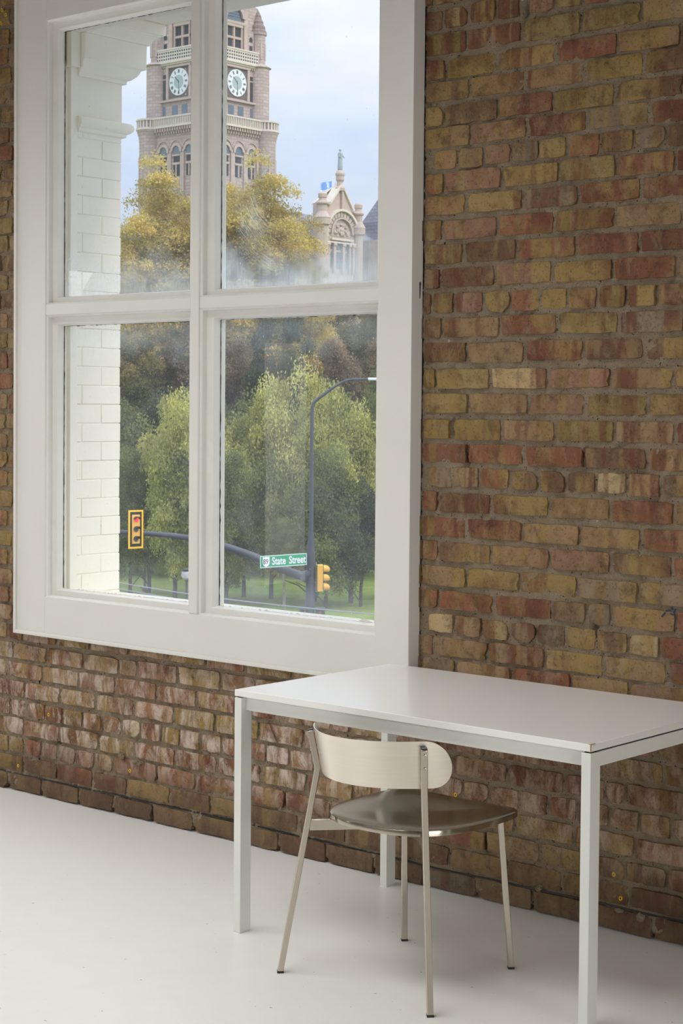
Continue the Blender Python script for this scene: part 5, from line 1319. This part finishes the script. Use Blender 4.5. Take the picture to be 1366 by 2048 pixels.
# statue on the gable
sq = Vector((c_[0], c_[1], zG(341.5))); st_ = empty('statue', sq); tag(st_, 'grey green standing figure statue with an outstretched arm on the gable top', 'statue')
k = GD / FPX
b = MB()
b.lathe([(.30, 0), (.31, .25), (.27, .9), (.24, 1.35), (.29, 1.75), (.27, 1.95), (.12, 2.06), (.09, 2.12), (.15, 2.22), (.15, 2.34), (.09, 2.42), (.0, 2.45)], 0, 0, 12, M=Matrix.Translation(sq))
for a_, c2_, e_, r_ in (((.0, .18, 1.85), (.0, .50, 1.62), (.0, .75, 1.42), .07), ((0, -.22, 1.85), (.12, -.32, 1.5), (.2, -.05, 1.35), .075)):
    b.tube([sq + Vector(a_), sq + Vector(c2_), sq + Vector(e_)], [r_, r_ * .85, r_ * .6], 8)
b.build('figure', M_BRONZE, st_, org=sq, smooth=True)
b = MB(); b.tube([sq + Vector((0, .34, .3)), sq + Vector((0, .36, 1.65))], [.05, .03], 6); b.build('staff', M_BRONZE, st_, org=sq)
# flag
fq = ext(665, 430, 214); ftop = ext(665, 357, 214); t = empty('flagpole', fq); tag(t, 'pale flagpole with a light blue and white flag behind the gable', 'flag')
b = MB(); b.tube([fq - Vector((0, 0, 2)), ftop], .05, 8); b.tube([ftop, ftop + Vector((0, 0, .12))], [.11, .11], 8); b.build('pole', M_WHITE, t, org=fq)
def flagm():
    n, m2 = 14, 10; vs = []; fs = []; mi = []
    s2 = 214 / FPX
    for j in range(m2 + 1):
        for i in range(n + 1):
            f = i / n; g = j / m2
            base = ext(663.5 - 22.5 * f, 364 + 31 * g + 4 * math.sin(f * 2.6) * (1 if g > .5 else .3) - 2.5 * (1 - f), 214)
            vs.append(base + FH * (.22 * math.sin(f * 9 + g * 2)) + FH * .0)
    for j in range(m2):
        for i in range(n): fs.append((j * (n + 1) + i, j * (n + 1) + i + 1, (j + 1) * (n + 1) + i + 1, (j + 1) * (n + 1) + i)); mi.append(0 if j < 5 else 1)
    b = MB(); b.add(vs, fs); b.m = mi
    fl = b.build('flag_cloth', [simple('flag_blue', (.34, .55, .90, 1), .8), simple('flag_white', (.86, .88, .92, 1), .8)], t, org=fq, fix=False, smooth=True)
    fl['label'] = 'light blue over white cloth with a small white emblem'
    b = MB(); e0 = ext(655.5, 366, 213.7); M_ = Matrix.Translation(e0) @ Matrix((RH, FH, Vector((0, 0, 1)))).transposed().to_4x4()
    b.box(-.09, .09, -.02, 0, -.55, .0, M_); b.build('emblem', M_WHITE, t, org=fq)
flagm()
# roofs and wings
b = MB()
X1 = GXX - 1.2; ra, rb = GYY - 7.5, GYY + 16
b.box(X1 - 16, X1, ra, rb, GZ, zG(478)); city_part(b, 'wing_wall', M_STONE)
b = MB(); zr0, zr1 = zG(478), zG(420)
b.add([(X1 + .3, ra, zr0), (X1 + .3, rb, zr0), (X1 - 5.5, rb, zr1), (X1 - 5.5, ra, zr1), (X1 - 10, rb, zr1), (X1 - 10, ra, zr1), (X1 - 16.3, rb, zr0), (X1 - 16.3, ra, zr0)], [(0, 1, 2, 3), (3, 2, 4, 5), (5, 4, 6, 7), (0, 3, 5, 7), (1, 6, 4, 2)]); city_part(b, 'wing_roof', M_SLATE)
# dormer-like gable roof running back from the stone gable
b = MB(); b.add([GF(uG(634), -1.2, zG(414)), GF(uG(722), -1.2, zG(424)), GF(0, -1.2, zG(374)), GF(uG(634), -1.5, zG(414)), GF(uG(722), -1.5, zG(424)), GF(0, -1.5, zG(374))], [(0, 2, 5, 3), (2, 1, 4, 5), (3, 5, 4)]); city_part(b, 'gable_roof', M_STONEW)
# hipped corner roof to the right
pq = ext(757, 812, 214); pw = 5.4
b = MB(); b.box(pq.x - pw, pq.x + pw, pq.y - pw, pq.y + pw, GZ, zG(476)); city_part(b, 'corner_wall', M_STONE)
b = MB(); ze, zm, zt_ = zG(476), zG(432), zG(377)
def ring4(r_, z_): return [(pq.x - r_, pq.y - r_, z_), (pq.x + r_, pq.y - r_, z_), (pq.x + r_, pq.y + r_, z_), (pq.x - r_, pq.y + r_, z_)]
vs = ring4(pw * .50, ze) ; vs = [(pq.x + (v[0] - pq.x), pq.y + (v[1] - pq.y), v[2]) for v in vs] + ring4(1.35, zm) + ring4(.08, zt_)
rr_ = 3.0
vs = ring4(1.72 * 1.0, ze) + ring4(1.62, zm) + ring4(.06, zt_)
b.add(vs, [(0, 1, 5, 4), (1, 2, 6, 5), (2, 3, 7, 6), (3, 0, 4, 7), (4, 5, 9, 8), (5, 6, 10, 9), (6, 7, 11, 10), (7, 4, 8, 11), (3, 2, 1, 0), (8, 9, 10, 11)]); city_part(b, 'corner_roof', M_SLATE)
b = MB(); q_ = Vector((pq.x, pq.y, zt_)); b.tube([q_ - Vector((0, 0, .3)), q_ + Vector((0, 0, 1.0)), q_ + Vector((0, 0, 2.6))], [.14, .07, .03], 8); b.tube([q_ + Vector((0, 0, .85)), q_ + Vector((0, 0, 1.15))], [.25, .25], 8); city_part(b, 'roof_finial', M_GALV)
b = MB()
for i, (z0, z1) in enumerate([(zG(500), zG(488)), (zG(530), zG(508))]):
    for k in range(3): b.box(pq.x + pw, pq.x + pw + .04, pq.y - 4 + k * 2.8, pq.y - 2.6 + k * 2.8, z0, z1)
city_part(b, 'window', M_WIND)
# small grey spire before the tower
sp = ext(526.5, 812, 222); b = MB(); zS = lambda y: 1.57 + (814 - y) * 222 / FPX
b.lathe([(1.9, zS(430)), (1.25, zS(392)), (.80, zS(368)), (.78, zS(363)), (.38, zS(350)), (.14, zS(336)), (.07, zS(322))], sp.x, sp.y, 8); city_part(b, 'spire', M_SLATEL if 'M_SLATEL' in globals() else M_SLATE)
b = MB(); b.lathe([(.05, zS(324)), (.22, zS(320)), (.22, zS(316)), (.06, zS(313)), (.04, zS(300))], sp.x, sp.y, 8); city_part(b, 'roof_finial', M_GALV)
for k in range(4):
    a = math.radians(45 + 90 * k); b = MB(); x_, y_ = sp.x + .95 * math.cos(a), sp.y + .95 * math.sin(a); b.lathe([(.04, zS(362)), (.12, zS(352)), (.04, zS(346))], x_, y_, 6); city_part(b, 'roof_finial', M_GALV)
b = MB(); b.lathe([(1.8, GZ), (1.8, zS(430)), (.5, zS(429))], sp.x, sp.y, 8); city_part(b, 'spire_tower_wall', M_STONE)
# grey roofed block at far left
lb = ext(205, 812, 215); b = MB(); b.box(lb.x - 9, lb.x + 3.4, lb.y - 3.4, lb.y + 3.4, GZ, zG(478)); city_part(b, 'left_wing_wall', M_STONEW)
b = MB(); b.box(lb.x - 9.3, lb.x + 3.6, lb.y - 3.6, lb.y + 3.6, zG(478), zG(458)); city_part(b, 'left_wing_roof', M_SLATE)
b = MB(); b.box(lb.x - 9.4, lb.x + 3.75, lb.y - 3.75, lb.y + 3.75, zG(458), zG(452)); city_part(b, 'left_wing_cornice', M_STONEW)
